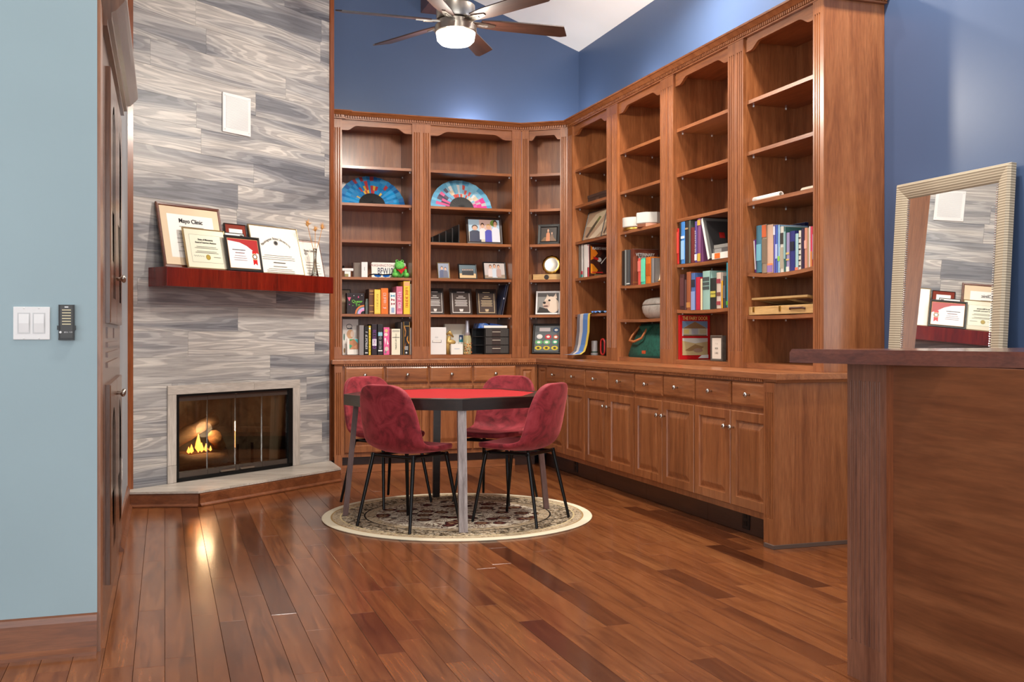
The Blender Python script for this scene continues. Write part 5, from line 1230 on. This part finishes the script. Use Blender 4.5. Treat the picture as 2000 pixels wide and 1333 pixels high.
x0 = bpx(b, 1150.8, .03); w = .022; h = .275; D_ = .225; T_ = item(b, 2, x0+w/2, .03, 'handbook', 'fantasy game handbook with a fiery orange and dark cover', 'book')
MB().box(-w/2, w/2, 0, D_, 0, h).build('cover', cm((60, 30, 22), .35), T_); MB().box(-w/2+.003, w/2-.003, .004, D_+.0008, .003, h+.0008).build('pages', M_PAPER, T_)
side_print(T_, w, D_, h, [R_(0, 1, 0, 1, (70, 34, 24)), P_((220, 120, 30), (0, .95), (0, .5), (.12, .55), (.3, .72), (.22, .8)), P_((214, 130, 30), (.0, .4), (.1, .38), (.3, .2), (.2, .08), (.0, .1)), E_(.66, .45, .30, .34, (44, 24, 22)), E_(.36, .52, .09, .07, (190, 190, 186)), P_((180, 30, 30), (.1, .62), (.34, .56), (.3, .50), (.12, .54)), P_((200, 196, 190), (.42, .42), (.74, .7), (.75, .69), (.44, .39)), R_(.04, .5, .115, .145, (200, 40, 40)), P_((150, 50, 40), (.86, .3), (.98, .36), (.98, .1), (.86, .14)), R_(.14, .44, .02, .07, (120, 110, 80))])
side_text(T_, w, D_*.5, h*.86, "PLAYER'S HANDBOOK", .030, M_PAPER, .62)
# ribbons hanging over the shelf 1.29
zs = UR1.z[1]; xr = bpx(b, 1145, 0.0)
for k, (p0, p1, c, c2, lb) in enumerate(((1129, 1137, (120, 116, 124), (232, 228, 224), 'grey and white show ribbon streamer hanging from the shelf'), (1136, 1143, (222, 214, 206), (160, 60, 60), 'white and dark red show ribbon streamer hanging from the shelf'), (1141, 1154, (92, 142, 210), (236, 206, 90), 'blue and yellow show ribbon streamer hanging from the shelf'))):
    x0, x1 = bpx(b, p0, .0), bpx(b, p1, .0); xm_ = (x0+x1)/2; w = x1-x0
    T_ = item(b, 1, xm_, .0, 'show_ribbon', lb, 'ribbon', 0, 'show ribbons hanging over the shelf', dz=.001*k)
    for (u0, u1, cc, nm) in ((0, .68, c, 'streamer'), (.70, 1, c2, 'edge_streamer')):
        mb = MB(); rows_ = []
        pth = [(.09, .0016), (.01, .0016), (-.004, -.004), (-.008, -.05), (-.010, -.15), (-.016, -.26), (-.028, -.315), (-.060, -.339), (-.12, -.3445)]
        for (yy, zz) in pth: 
            kx = -.34*max(0, (-zz-.16))/.18
            rows_.append([(-w/2+w*u0+kx*w*1.2, yy-.001*(k+1), zz), (-w/2+w*u1+kx*w*1.2, yy-.001*(k+1), zz)])
        vs = [p for r in rows_ for p in r]; fs = [(2*j, 2*j+1, 2*j+3, 2*j+2) for j in range(len(rows_)-1)]
        o = mb.add(vs, fs).build(nm, cm(cc, .35), T_); sm_ = o.modifiers.new('thick', 'SOLIDIFY'); sm_.thickness = .001; sm_.offset = 0
x = bpx(b, 1172, .05); T_ = item(b, 1, x, .07, 'rosette', 'blue pleated show rosette lying at the shelf edge', 'rosette')
mb = MB(); n = 28
for k in range(n):
    a0, a1 = 2*pi*k/n, 2*pi*(k+1)/n; z0, z1 = (.006, .022) if k % 2 else (.022, .006)
    mb.add([(.03*cos(a0), .03*sin(a0), z0), (.105*cos(a0), .105*sin(a0)*.85, z0*.8), (.105*cos(a1), .105*sin(a1)*.85, z1*.8), (.03*cos(a1), .03*sin(a1), z1)], [(0, 1, 2, 3)], k % 3 == 0)
mb.build('pleats', [cm((84, 134, 206), .4), cm((150, 186, 232), .4)], T_); MB().lathe([(.034, .004), (.034, .024), (.001, .026)], 18).build('center', cm((30, 32, 44), .4), T_)
# bottom shelf
b0 = lambda px, off: (bpx(UR1, px, off), off)
x = bpx(b, 1161, .10); T_ = item(b, 0, x, .10, 'canister', 'white cylindrical canister on the bottom shelf beside the speaker', 'canister'); MB().lathe([(.030, 0), (.032, .01), (.026, .02), (.026, .115), (.022, .12)], 20).build('body', M_WHITE, T_, smooth='auto'); MB().lathe([(.0265, .02), (.0268, .03), (.0265, .03)], 20).build('band', cm((70, 110, 90)), T_)
x = bpx(b, 1177, .07); T_ = item(b, 0, x, .08, 'portable_speaker', 'dark portable speaker with a red rim on the bottom shelf', 'speaker')
mb = MB(); mb.plate(rrect(.075, .135, .034), .0, .08); mb.build('body', mat('speaker_dark', (30, 34, 32), .6), T_, bevel=.006)
pts = [(p[0]*1.02, -.009, p[1]) for p in rrect(.076, .127, .034, 5, .008)]; MB().tube([pts[i] for i in range(len(pts))]+[pts[0]], .007, 8).build('rim', cm((200, 50, 48), .4), T_)
x = b.x0+.26; T_ = item(b, 0, x, .24, 'headphones', 'grey over-ear headphones with a thin black band on the bottom shelf', 'headphones')
mb = MB(); mb.tube([(-.07+.14*k/12, 0, .10+.11*sin(pi*k/12)) for k in range(13)], .005, 8); mb.build('band', M_BLK, T_)
for s in (-1, 1): MB().lathe([(.03, 0), (.042, .006), (.042, .03), (.03, .036)], 18).build('ear_cup', cm((110, 120, 124), .4), T_, (s*.07-.018, 0, .0435), (0, pi/2, 0), smooth='auto')
x = bpx(b, 1124.5, .03); T_ = item(b, 0, b.x0+.03, .04, 'glass_ball', 'small violet glass ball ornament on a stand at the shelf side', 'ornament'); MB().lathe([(.014, 0), (.010, .02), (.004, .10), (.012, .116)], 12).build('stand', M_BLK, T_); MB().ell((0, 0, .138), (.024, .024, .024)).build('ball', speckle('violet_ball', [(90, 80, 150), (206, 200, 214)], 30, .15), T_, smooth=True)
# ================================================================ BAY R2
b = UR2
for k, (p0, p1, hh, mc, lb) in enumerate(((1227, 1252, .098, M_GOLD, 'grey ribbed candle jar with a gold base'), (1255, 1281, .108, mat('copper', (206, 140, 110), .3, 1), 'grey faceted candle jar with a copper base'), (1284, 1310, .115, M_GOLD, 'tall white candle jar partly behind the fluted post'))):
    x0, x1 = max(b.x0+.004, bpx(b, p0, .08)), bpx(b, p1, .08); r_ = (x1-x0)/2
    if k == 2: r_ = .052; xc = b.x1-.056
    else: xc = (x0+x1)/2
    T_ = item(b, 3, xc, .09, 'candle_jar', lb, 'candle', 0, 'candle jars on a shelf'); n_ = 8 if k == 1 else 28
    MB().lathe([(r_*.93, 0), (r_*.95, .003), (r_*.95, hh*.24)], n_).build('base', mc, T_, smooth=(k != 1)); MB().lathe([(r_*.95, hh*.24), (r_, hh*.3), (r_, hh), (r_*.88, hh), (r_*.88, hh*.75), (.001, hh*.75)], n_).build('jar', cm((206, 204, 196), .5), T_, smooth='auto')
GR2 = 'books beside the veterinary book'
book(b, 2, 1214.5, 1219.5, 491, .015, .24, (40, 32, 28), 'black binder at the side of the veterinary book shelf', group=GR2)
book(b, 2, 1220, 1223.5, 489, .015, .24, (126, 128, 126), 'thin light grey binder next to the black binder', group=GR2)
book(b, 2, 1224, 1230.5, 489, .015, .24, (72, 76, 78), 'slate grey binder next to the veterinary book', [(.03, .06, (220, 220, 216))], group=GR2)
x0 = bpx(b, 1231.3, .02); w = .034; h = .275; D_ = .22; T_ = item(b, 2, x0+w/2, .02, 'veterinary_book', 'brown veterinary medicine textbook with its cover showing an arched band', 'book', hw=w/2)
MB().box(-w/2, w/2, 0, D_, 0, h).build('cover', cm((96, 48, 34), .35), T_); MB().box(-w/2+.003, w/2-.003, .004, D_+.0008, .003, h+.0008).build('pages', M_PAPER, T_)
side_print(T_, w, D_, h, [R_(0, 1, 0, 1, (110, 56, 40)), E_(.5, .3, .75, .66, (134, 74, 54)), P_((92, 46, 34), (.1, .9), (.45, .4), (.45, .9)), E_(.32, .42, .10, .12, (44, 38, 38)), E_(.30, .36, .05, .1, (226, 226, 222)), R_(0, 1, .06, .09, (150, 100, 60))])
for k_, s_ in enumerate(('VETERINARY', 'INTERNAL', 'MEDICINE')): side_text(T_, w, D_*.48, h*(.84-.10*k_), s_, .034-.004*(k_ > 0), M_PAPER, .8)
book(b, 2, 1246, 1251.5, 505, .012, .11, (206, 80, 70), 'red paperback with white edge before the veterinary book', [(.5, .9, (226, 120, 110))], group=GR2)
book(b, 2, 1252, 1260.5, 505, .012, .11, (70, 190, 160), 'bright teal paperback before the veterinary book', [(.1, .95, (110, 214, 176))], group=GR2)
book(b, 2, 1261, 1271.5, 503, .012, .11, (206, 112, 36), 'orange paperback with mottled spine', [(.3, .75, (180, 84, 24))], group=GR2)
book(b, 2, 1272, 1278, 505, .012, .13, (128, 124, 124), 'grey paperback between the orange one and tan frame', group=GR2)
bframe(b, 2, 1283, 1304, 520, .05, 'small tan frame with cream mat by the grey paperback', .014, M_PINE, [R_(0, 1, 0, 1, (226, 210, 186)), R_(.2, .8, .2, .8, (150, 130, 80))], 12, name='framed_photo', cat='photo frame', group=None, h=.16)
x = bpx(b, 1283, .17); T_ = item(b, 2, x, .2, 'feather_plume', 'dark tufted plume behind the tan frame', 'ornament')
mb = MB(); rg = random.Random(5); mb.tube([(0, 0, 0), (0, 0, .15)], .004, 6)
for k in range(46): a1 = rg.uniform(0, 2*pi); e1 = rg.uniform(-.4, 1.3); q = (cos(a1)*cos(e1)*.06, sin(a1)*cos(e1)*.06, .18+sin(e1)*.05); mb.tube([(0, 0, .16), q], [.004, .001], 4)
mb.build('plume', cm((40, 42, 44), .8), T_)
x0, x1 = bpx(b, 1239, .045), b.x1-.006; T_ = item(b, 1, (x0+x1)/2, .15, 'stone_casket', 'rounded grey stone-look lidded container', 'container', hw=.20); w = (x1-x0)/2
M_STN = speckle('stone_grey', [(140, 132, 124), (176, 170, 162), (196, 190, 182)], 14, .35)
n = 28
def sring(r, z): return [((abs(cos(2*pi*k/n))**.7)*(1 if cos(2*pi*k/n) > 0 else -1)*w*r, sin(2*pi*k/n)*.10*r, z) for k in range(n)]
MB().loops([sring(.62, .0), sring(.82, .015), sring(.96, .05), sring(1, .085), sring(.985, .098), sring(.96, .100)]).build('bowl', M_STN, T_, smooth=True)
MB().loops([sring(.965, .104), sring(.985, .106), sring(.95, .122), sring(.84, .142), sring(.6, .155), sring(.2, .160)]).build('lid', M_STN, T_, smooth=True); MB().loops([sring(.955, .099), sring(.955, .105)]).build('seam', M_BLK, T_)
# green bag
x0, x1 = max(b.x0+.03, bpx(b, 1221, .05)), min(b.x1-.03, bpx(b, 1292, .05)); T_ = item(b, 0, (x0+x1)/2+.0, .17, 'canvas_bag', 'dark green canvas bag with a tan handle and orange leather tag', 'bag'); w = min((x1-x0), b.x1-b.x0-.02)
M_BAG = speckle('green_canvas', [(14, 66, 56), (22, 86, 72), (30, 98, 82)], 40, .85)
mb = MB()
def bring(hw, hd, z, off=0): return [(-hw+off, -hd, z), (-hw*.3+off, -hd-.008, z), (hw*.3+off, -hd-.008, z), (hw+off, -hd, z), (hw+off, hd, z), (hw*.3+off, hd+.008, z), (-hw*.3+off, hd+.008, z), (-hw+off, hd, z)]
mb.loops([bring(w*.49, .105, 0), bring(w*.5, .11, .012), bring(w*.46, .10, .07), bring(w*.40, .075, .16), bring(w*.36, .045, .235), bring(w*.355, .04, .255), bring(w*.33, .034, .250)])
mb.build('body', M_BAG, T_, smooth=True, bevel=0)
MB().box(-.04, .02, -.1165, -.104, .028, .052).build('leather_tag', cm((196, 84, 44), .5), T_, rot=(0, 0, 0)).rotation_euler = (-.0, 0, 0)
MB().box(-w*.44, w*.44, -.118, -.10, .0, .014).build('hem', cm((16, 58, 50), .8), T_)
hd_ = MB(); hd_.tube([(-w*.36, -.05, .235), (-w*.42, -.10, .16), (-w*.40, -.125, .125), (-w*.25, -.13, .118), (-w*.08, -.115, .145), (-w*.06, -.075, .215)], .009, 8); hd_.build('handle', cm((196, 120, 70), .6), T_, smooth=True)
MB().plate([(-w*.28, .235), (w*.06, .235), (-w*.1, .16)], -.082, -.066).build('flap', cm((24, 92, 76), .85), T_)
# ================================================================ BAY R3
b = UR3
x0, x1 = bpx(b, 1336, .05), bpx(b, 1412, .05); T_ = item(b, 4, (x0+x1)/2, .05, 'paper_stack', 'thin stack of loose papers on a high shelf', 'papers'); w = x1-x0
for k in range(3): MB().box(-w/2+k*.02, w/2-.01+k*.012, -.01+k*.008, .22, k*.004, k*.004+.003).build('sheet', M_PAPER if k != 1 else M_CREAM, T_)
GA = 'upper row of books above the mint book'
book(b, 2, 1321.8, 1326.6, 447, .008, .2, (190, 34, 28), 'thin bright red book at the shelf side', [(.3, .9, (214, 70, 60))], group=GA)
book(b, 2, 1327, 1330, 432, .008, .2, (38, 34, 34), 'thin black book beside the bright blue one', group=GA)
book(b, 2, 1330.3, 1338, 431, .008, .22, (66, 130, 200), 'bright light blue hardback', [(.1, .55, (150, 196, 232)), (.6, .66, (230, 240, 250))], group=GA)
book(b, 2, 1338.4, 1345, 430, .008, .22, (46, 38, 34), 'black brown hardback with tiny gold print', [(.8, .84, (170, 140, 100))], group=GA)
book(b, 2, 1345.3, 1349, 429, .008, .22, (86, 92, 84), 'grey green hardback, tall and slim', group=GA)
book(b, 2, 1349.5, 1356.8, 445, .010, .2, (110, 40, 40), 'plain maroon cloth book', group=GA)
book(b, 2, 1357.2, 1362, 433, .008, .2, (90, 70, 140), 'purple book with white vertical title', [(.05, .2, (236, 236, 240))], 10, (236, 236, 240), .014, group=GA)
book(b, 2, 1362.5, 1369, 428, .008, .22, (130, 76, 120), 'violet and gold patterned book under the leaning binder', [(.02, .2, (206, 170, 70)), (.85, .97, (206, 170, 70))], group=GA)
xl = bpx(b, 1387, .012); T_ = item(b, 2, xl, .012, 'leaning_binder', 'large grey book leaning left with a dark cover emblem', 'book', 0, GA, 0, -RAD(19), .013)
MB().box(-.03, -.001, 0, .28, .004, .29).build('cover', cm((110, 108, 104), .4), T_); MB().box(-.027, -.004, -.0008, .2795, .004, .2915).build('pages', M_PAPER, T_); MB().box(-.0012, .0004, .02, .26, .03, .27).build('cover_print', cm((60, 58, 58), .4), T_); MB().box(.0003, .0008, .10, .14, .15, .19).build('emblem', cm((190, 40, 36), .4), T_)
def lying(b, i, px0, px1, z0, hh, off, depth, col, label, bands=(), group=None):
    x0, x1 = bpx(b, px0, off), bpx(b, px1, off); x1 = min(x1, b.x1-.003); xc = (x0+x1)/2; w = x1-x0
    T_ = item(b, i, xc, off, 'book', label, 'book', 0, group, 0, 0, z0, w/2); t = .003
    mb = MB(); mb.box(-w/2, w/2, 0, depth, 0, t); mb.box(-w/2, w/2, 0, depth, hh-t, hh); mb.box(-w/2, w/2, -.002, t, 0, hh); mb.build('cover', cm(col, .45), T_)
    MB().box(-w/2+.003, w/2-.003, t, depth-.004, t, hh-t).build('pages', M_PAPER, T_)
    for (f0, f1, c) in bands: MB().box(-w/2+w*f0, -w/2+w*f1, -.003, -.0018, .003, hh-.003).build('spine_print', cm(c, .5), T_)
lying(b, 2, 1391, 1427, .0, .040, .012, .2, (232, 226, 216), 'white book with orange spine band lying flat under others', [(.15, .45, (226, 110, 40))], GA)
lying(b, 2, 1393, 1427, .041, .028, .02, .2, (90, 88, 86), 'dark grey book lying flat on the white and orange one', [(.1, .5, (150, 148, 144))], GA)
lying(b, 2, 1395, 1427, .070, .022, .02, .2, (140, 138, 132), 'light grey book on top of the flat pile', (), GA)
GB = 'lower row of books below the leaning binder'
LST = [(1328, 1337, 537, (72, 40, 40), 'dark maroon book at the side of the lower row', [(.1, .9, (96, 56, 56))], 0), (1337.3, 1340.5, 547, (90, 60, 60), 'thin dull rose book beside the dark maroon one', [], 0), (1341, 1349.5, 532, (150, 84, 52), 'rust brown cloth book with gold foot', [(.06, .2, (190, 130, 70))], 0), (1350, 1358.5, 534, (74, 104, 160), 'medium blue book with black spine label', [(.62, .82, (40, 44, 60)), (.0, .5, (140, 160, 206))], 0), (1359, 1367.5, 542, (186, 40, 62), 'crimson red cloth book before the cream one', [], 0), (1368, 1372, 545, (226, 206, 166), 'thin cream book before the mint one', [], 0), (1372.6, 1387, 530, (150, 186, 176), 'wide pale mint textbook with dark label blocks', [(.52, .60, (70, 80, 80)), (.63, .71, (70, 80, 80)), (.74, .84, (70, 80, 80))], 0), (1387.6, 1399, 544, (40, 44, 42), 'black book with yellow rings on its spine', [(.5, .58, (190, 180, 80)), (.38, .48, (190, 180, 80))], 0), (1399.6, 1408.6, 533, (206, 186, 170), 'floral cream and red book', [(.7, .82, (150, 60, 70)), (.1, .2, (160, 70, 76)), (.35, .45, (120, 80, 70))], 0), (1409, 1411.8, 549, (226, 166, 40), 'thin golden yellow book beside the floral one', [], 0), (1412.2, 1418.3, 540, (64, 66, 66), 'dark charcoal book beside the tall turquoise one', [(.3, .7, (96, 96, 98))], 0), (1419, 1424, 507, (40, 150, 170), 'tall turquoise book near the fluted post', [(.05, .14, (80, 180, 60))], 0), (1424.3, 1427, 520, (224, 220, 210), 'thin white book at the fluted post', [], 0)]
for (p0, p1, pt, c, lb, bd, ln) in LST: book(b, 1, p0, p1, pt, .010, .19, c, lb, bd, group=GB)
w = .020; D_ = .235; h = min(bz(b, 1330, 611, .015)-.945, bgap(b, 0, b.x0+.02)); T_ = item(b, 0, max(b.x0+.016, bpx(b, 1326, .012)), .012, 'picture_book', 'tall red picture book with a house drawing on its cover', 'book')
MB().box(-w/2, w/2, 0, D_, 0, h).build('cover', cm((186, 24, 28), .35), T_); MB().box(-w/2+.003, w/2-.003, .004, D_+.0006, .003, h+.0006).build('pages', M_PAPER, T_)
side_print(T_, w, D_, h, [R_(0, 1, 0, 1, (190, 26, 30)), R_(.07, .93, .53, .87, (206, 206, 200)), P_((110, 140, 170), (.07, .87), (.93, .87), (.93, .70), (.5, .86), (.07, .70)), P_((140, 110, 76), (.08, .70), (.92, .70), (.5, .86)), R_(.10, .90, .55, .70, (196, 192, 170)), R_(.12, .30, .58, .68, (206, 190, 120)), R_(.38, .60, .56, .70, (170, 176, 180)), R_(.66, .88, .58, .68, (190, 180, 140)), R_(.10, .90, .53, .555, (120, 100, 80)), R_(.07, .93, .09, .48, (196, 176, 128)), P_((206, 206, 196), (.07, .48), (.93, .48), (.93, .40), (.5, .36), (.07, .42)), P_((150, 120, 80), (.15, .2), (.5, .34), (.8, .28), (.7, .22), (.3, .18)), E_(.6, .2, .16, .05, (160, 130, 110)), P_((230, 230, 226), (.60, .02), (.95, .02), (.95, .10), (.72, .09))])
side_text(T_, w, D_*.5, h*.925, 'THE FAIRY DOOR', .034, cm((236, 206, 120)), .72)
x0, x1 = bpx(b, 1391, .03), bpx(b, 1414, .03); T_ = item(b, 0, (x0+x1)/2, .03, 'small_sign_frame', 'small grey brown box frame with a few lines of script on white paper', 'frame'); w = x1-x0; h = .165
frame(T_, w, h, .016, wood('driftwood', (70, 62, 54), (96, 86, 76), (116, 106, 96), 'x', .7, 0), .03, None, 0, [R_(0, 1, 0, 1, (226, 218, 204))])
for k, (n_, l_) in enumerate(((4, .022), (6, .036), (8, .044))): glyphs(n_, l_, .010, M_INK, T_, (.004, -.0135, h*.68-k*.030), seed=k+4)
# ================================================================ BAY R4
b = UR4
for k, (xa, ya, xb, yb, z_, r_, lb) in enumerate(((1466, .06, 1538, .05, .018, .017, 'white paper roll lying at the front of the shelf'), (1487, .12, 1545, .10, .020, .020, 'white paper roll with a visible coiled end'), (1520, .05, 1593, .12, .020, .019, 'long cream paper roll reaching the fluted post'))):
    A = Vector((bpx(b, xa, ya), ya)); B = Vector((bpx(b, xb, yb), yb)); B.x = min(B.x, b.x1-.01); c = (A+B)/2; d = B-A; an = atan2(d.y, d.x)
    if k == 1: c.y = .19
    if k == 2: c.y = .115; c.x = b.x1-d.length/2-.012; an = 0
    if k == 0: c.y = .06; an = 0
    T_ = item(b, 3, c.x, c.y, 'paper_roll', lb, 'paper roll', 0, 'rolled papers on a shelf', dz=.0); l = d.length/2
    if k == 0: l *= .72; T_.location.y += l*.15
    mb = MB(); n = 20; ri = r_*.72
    pts = []
    for sgn, rr in ((0, r_), (1, r_), (1, ri), (0, ri)): pts.append([((-l if sgn == 0 else l), rr*cos(2*pi*q/n), r_+rr*sin(2*pi*q/n)) for q in range(n)])
    mb.loops(pts+[pts[0]], cap0=False, cap1=False); mb.build('sheet', M_PAPER if k != 2 else M_CREAM, T_, smooth='auto')
GC = 'row of books at the open end of the side wall'
x = max(bpx(b, 1474.5, .05), b.x0+.046)
T_ = item(b, 2, x, .05, 'book', 'purple and white paperback leaning against the shelf side', 'book', 0, GC, 0, -RAD(5), .004); MB().box(-.026, -.002, 0, .19, .002, .20).build('cover', cm((96, 50, 130), .45), T_); MB().box(-.024, -.004, .003, .187, .003, .201).build('pages', M_PAPER, T_); MB().box(-.025, -.015, -.0012, 0, .02, .195).build('spine_print', M_PAPER, T_)
L4 = [(1477, 1488, 442, (66, 120, 140), 'teal hardback textbook, widest of the end row', [(.25, .6, (120, 186, 206))], None), (1488.3, 1498, 440, (150, 132, 112), 'speckled grey brown book with orange top', [(.74, .99, (206, 100, 56)), (.2, .7, (130, 112, 92))], None), (1498.5, 1510.5, 440, (206, 170, 146), 'peach book with lavender foot', [(.02, .16, (150, 120, 176)), (.16, .2, (226, 140, 90))], None), (1511, 1514.6, 441, (100, 96, 170), 'thin indigo book beside the peach one', [(.8, .98, (220, 220, 230))], None), (1515, 1519.2, 440, (76, 100, 180), 'thin cobalt blue book beside the indigo one', [(.3, .6, (180, 190, 226))], None), (1519.6, 1523.5, 440, (150, 190, 220), 'thin sky blue book with lime mark', [(.25, .35, (140, 200, 80))], None), (1524, 1531, 443, (206, 202, 190), 'white book with black letters and white label', [(.62, .86, (60, 56, 52)), (.1, .55, (170, 160, 140))], None), (1531.4, 1535.3, 444, (60, 100, 96), 'thin dark green blue book', [(.3, .9, (140, 176, 176))], None), (1536, 1542.4, 455, (150, 140, 176), 'lavender book with small gold bands', [(.3, .34, (214, 180, 110)), (.45, .5, (214, 180, 110)), (.02, .14, (226, 220, 210))], None), (1543, 1553, 452, (44, 46, 116), 'wide navy book with dark label', [(.52, .74, (24, 24, 44))], None), (1553.5, 1559.6, 457, (160, 196, 200), 'pale aqua book beside the wide navy one', [(.02, .1, (226, 120, 90))], None), (1560, 1564.8, 451, (214, 204, 190), 'cream book with black dashes down the spine', [(.1+.14*k, .13+.14*k, (40, 36, 34)) for k in range(6)], None), (1565.3, 1571, 447, (52, 36, 64), 'dark plum book beside the cream dashed one', [], None), (1571.5, 1577, 446, (206, 140, 116), 'salmon pink book beside the dark plum one', [(.5, .7, (226, 170, 150))], None), (1577.4, 1580, 446, (176, 150, 110), 'thin tan book beside the salmon one', [], None), (1580.3, 1583, 443, (226, 206, 206), 'thin white pink book beside the tan one', [], None), (1583.3, 1587.6, 443, (214, 66, 90), 'hot pink and orange book', [(.02, .4, (206, 130, 70))], None), (1588, 1593, 442, (70, 104, 170), 'blue book with pale title beside the fluted post', [(.2, .8, (150, 176, 214))], None)]
for (p0, p1, pt, c, lb, bd, _t) in L4: book(b, 2, p0, p1, pt, .05, .19, c, lb, bd, group=GC)
x0, x1 = max(b.x0+.02, bpx(b, 1522, .25)), bpx(b, 1572, .25); T_ = item(b, 2, (x0+x1)/2, .25, 'book', 'large dark navy book standing behind the row of books', 'book', 0, GC, hw=.15); w = x1-x0
MB().box(-w/2, w/2, 0, .025, 0, .285).build('cover', cm((30, 38, 84), .4), T_); MB().box(-w/2+.003, w/2-.003, .003, .022, .003, .2865).build('pages', M_PAPER, T_)
# easel box
x0, x1 = max(b.x0+.006, bpx(b, 1459, .015)), bpx(b, 1590, .015); T_ = item(b, 1, (x0+x1)/2, .015, 'easel_box', 'wooden sketch easel box with its lid tilted open', 'easel box', hw=.345); w = min(x1-x0, b.x1-b.x0-.012)
MB().box(-w/2, w/2, 0, .24, .001, .050).build('tray', M_PINE, T_, bevel=.002)
for f in (-.42, .0): MB().box(w*f-.006, w*f+.012, -.003, 0, .018, .048).build('latch', M_GOLD, T_)
hd_ = MB(); hd_.tube([(w*.16, -.002, .028), (w*.18, -.012, .032), (w*.36, -.012, .032), (w*.38, -.002, .028)], .006, 8); hd_.build('handle', cm((70, 40, 26), .5), T_)
LM = Matrix.Translation((0, .24, .054)) @ Matrix.Rotation(RAD(-9), 4, 'X')
mb = MB()
for (xa, xb, ya, yb) in ((-w*.46, w*.40, -.24, -.205), (-w*.46, w*.40, -.035, 0), (-w*.46, -w*.40, -.205, -.035), (w*.34, w*.40, -.205, -.035), (-w*.06, -.0, -.205, -.035)): mb.box(xa, xb, ya, yb, 0, .012)
mb.build('lid_frame', M_PINE, T_).matrix_local = LM
mb = MB(); mb.box(-w*.40, -w*.06, -.205, -.035, .003, .007); mb.build('lid_board', wood('ply', (190, 150, 96), (214, 178, 124), (226, 196, 150), 'x', .6, 0), T_).matrix_local = LM
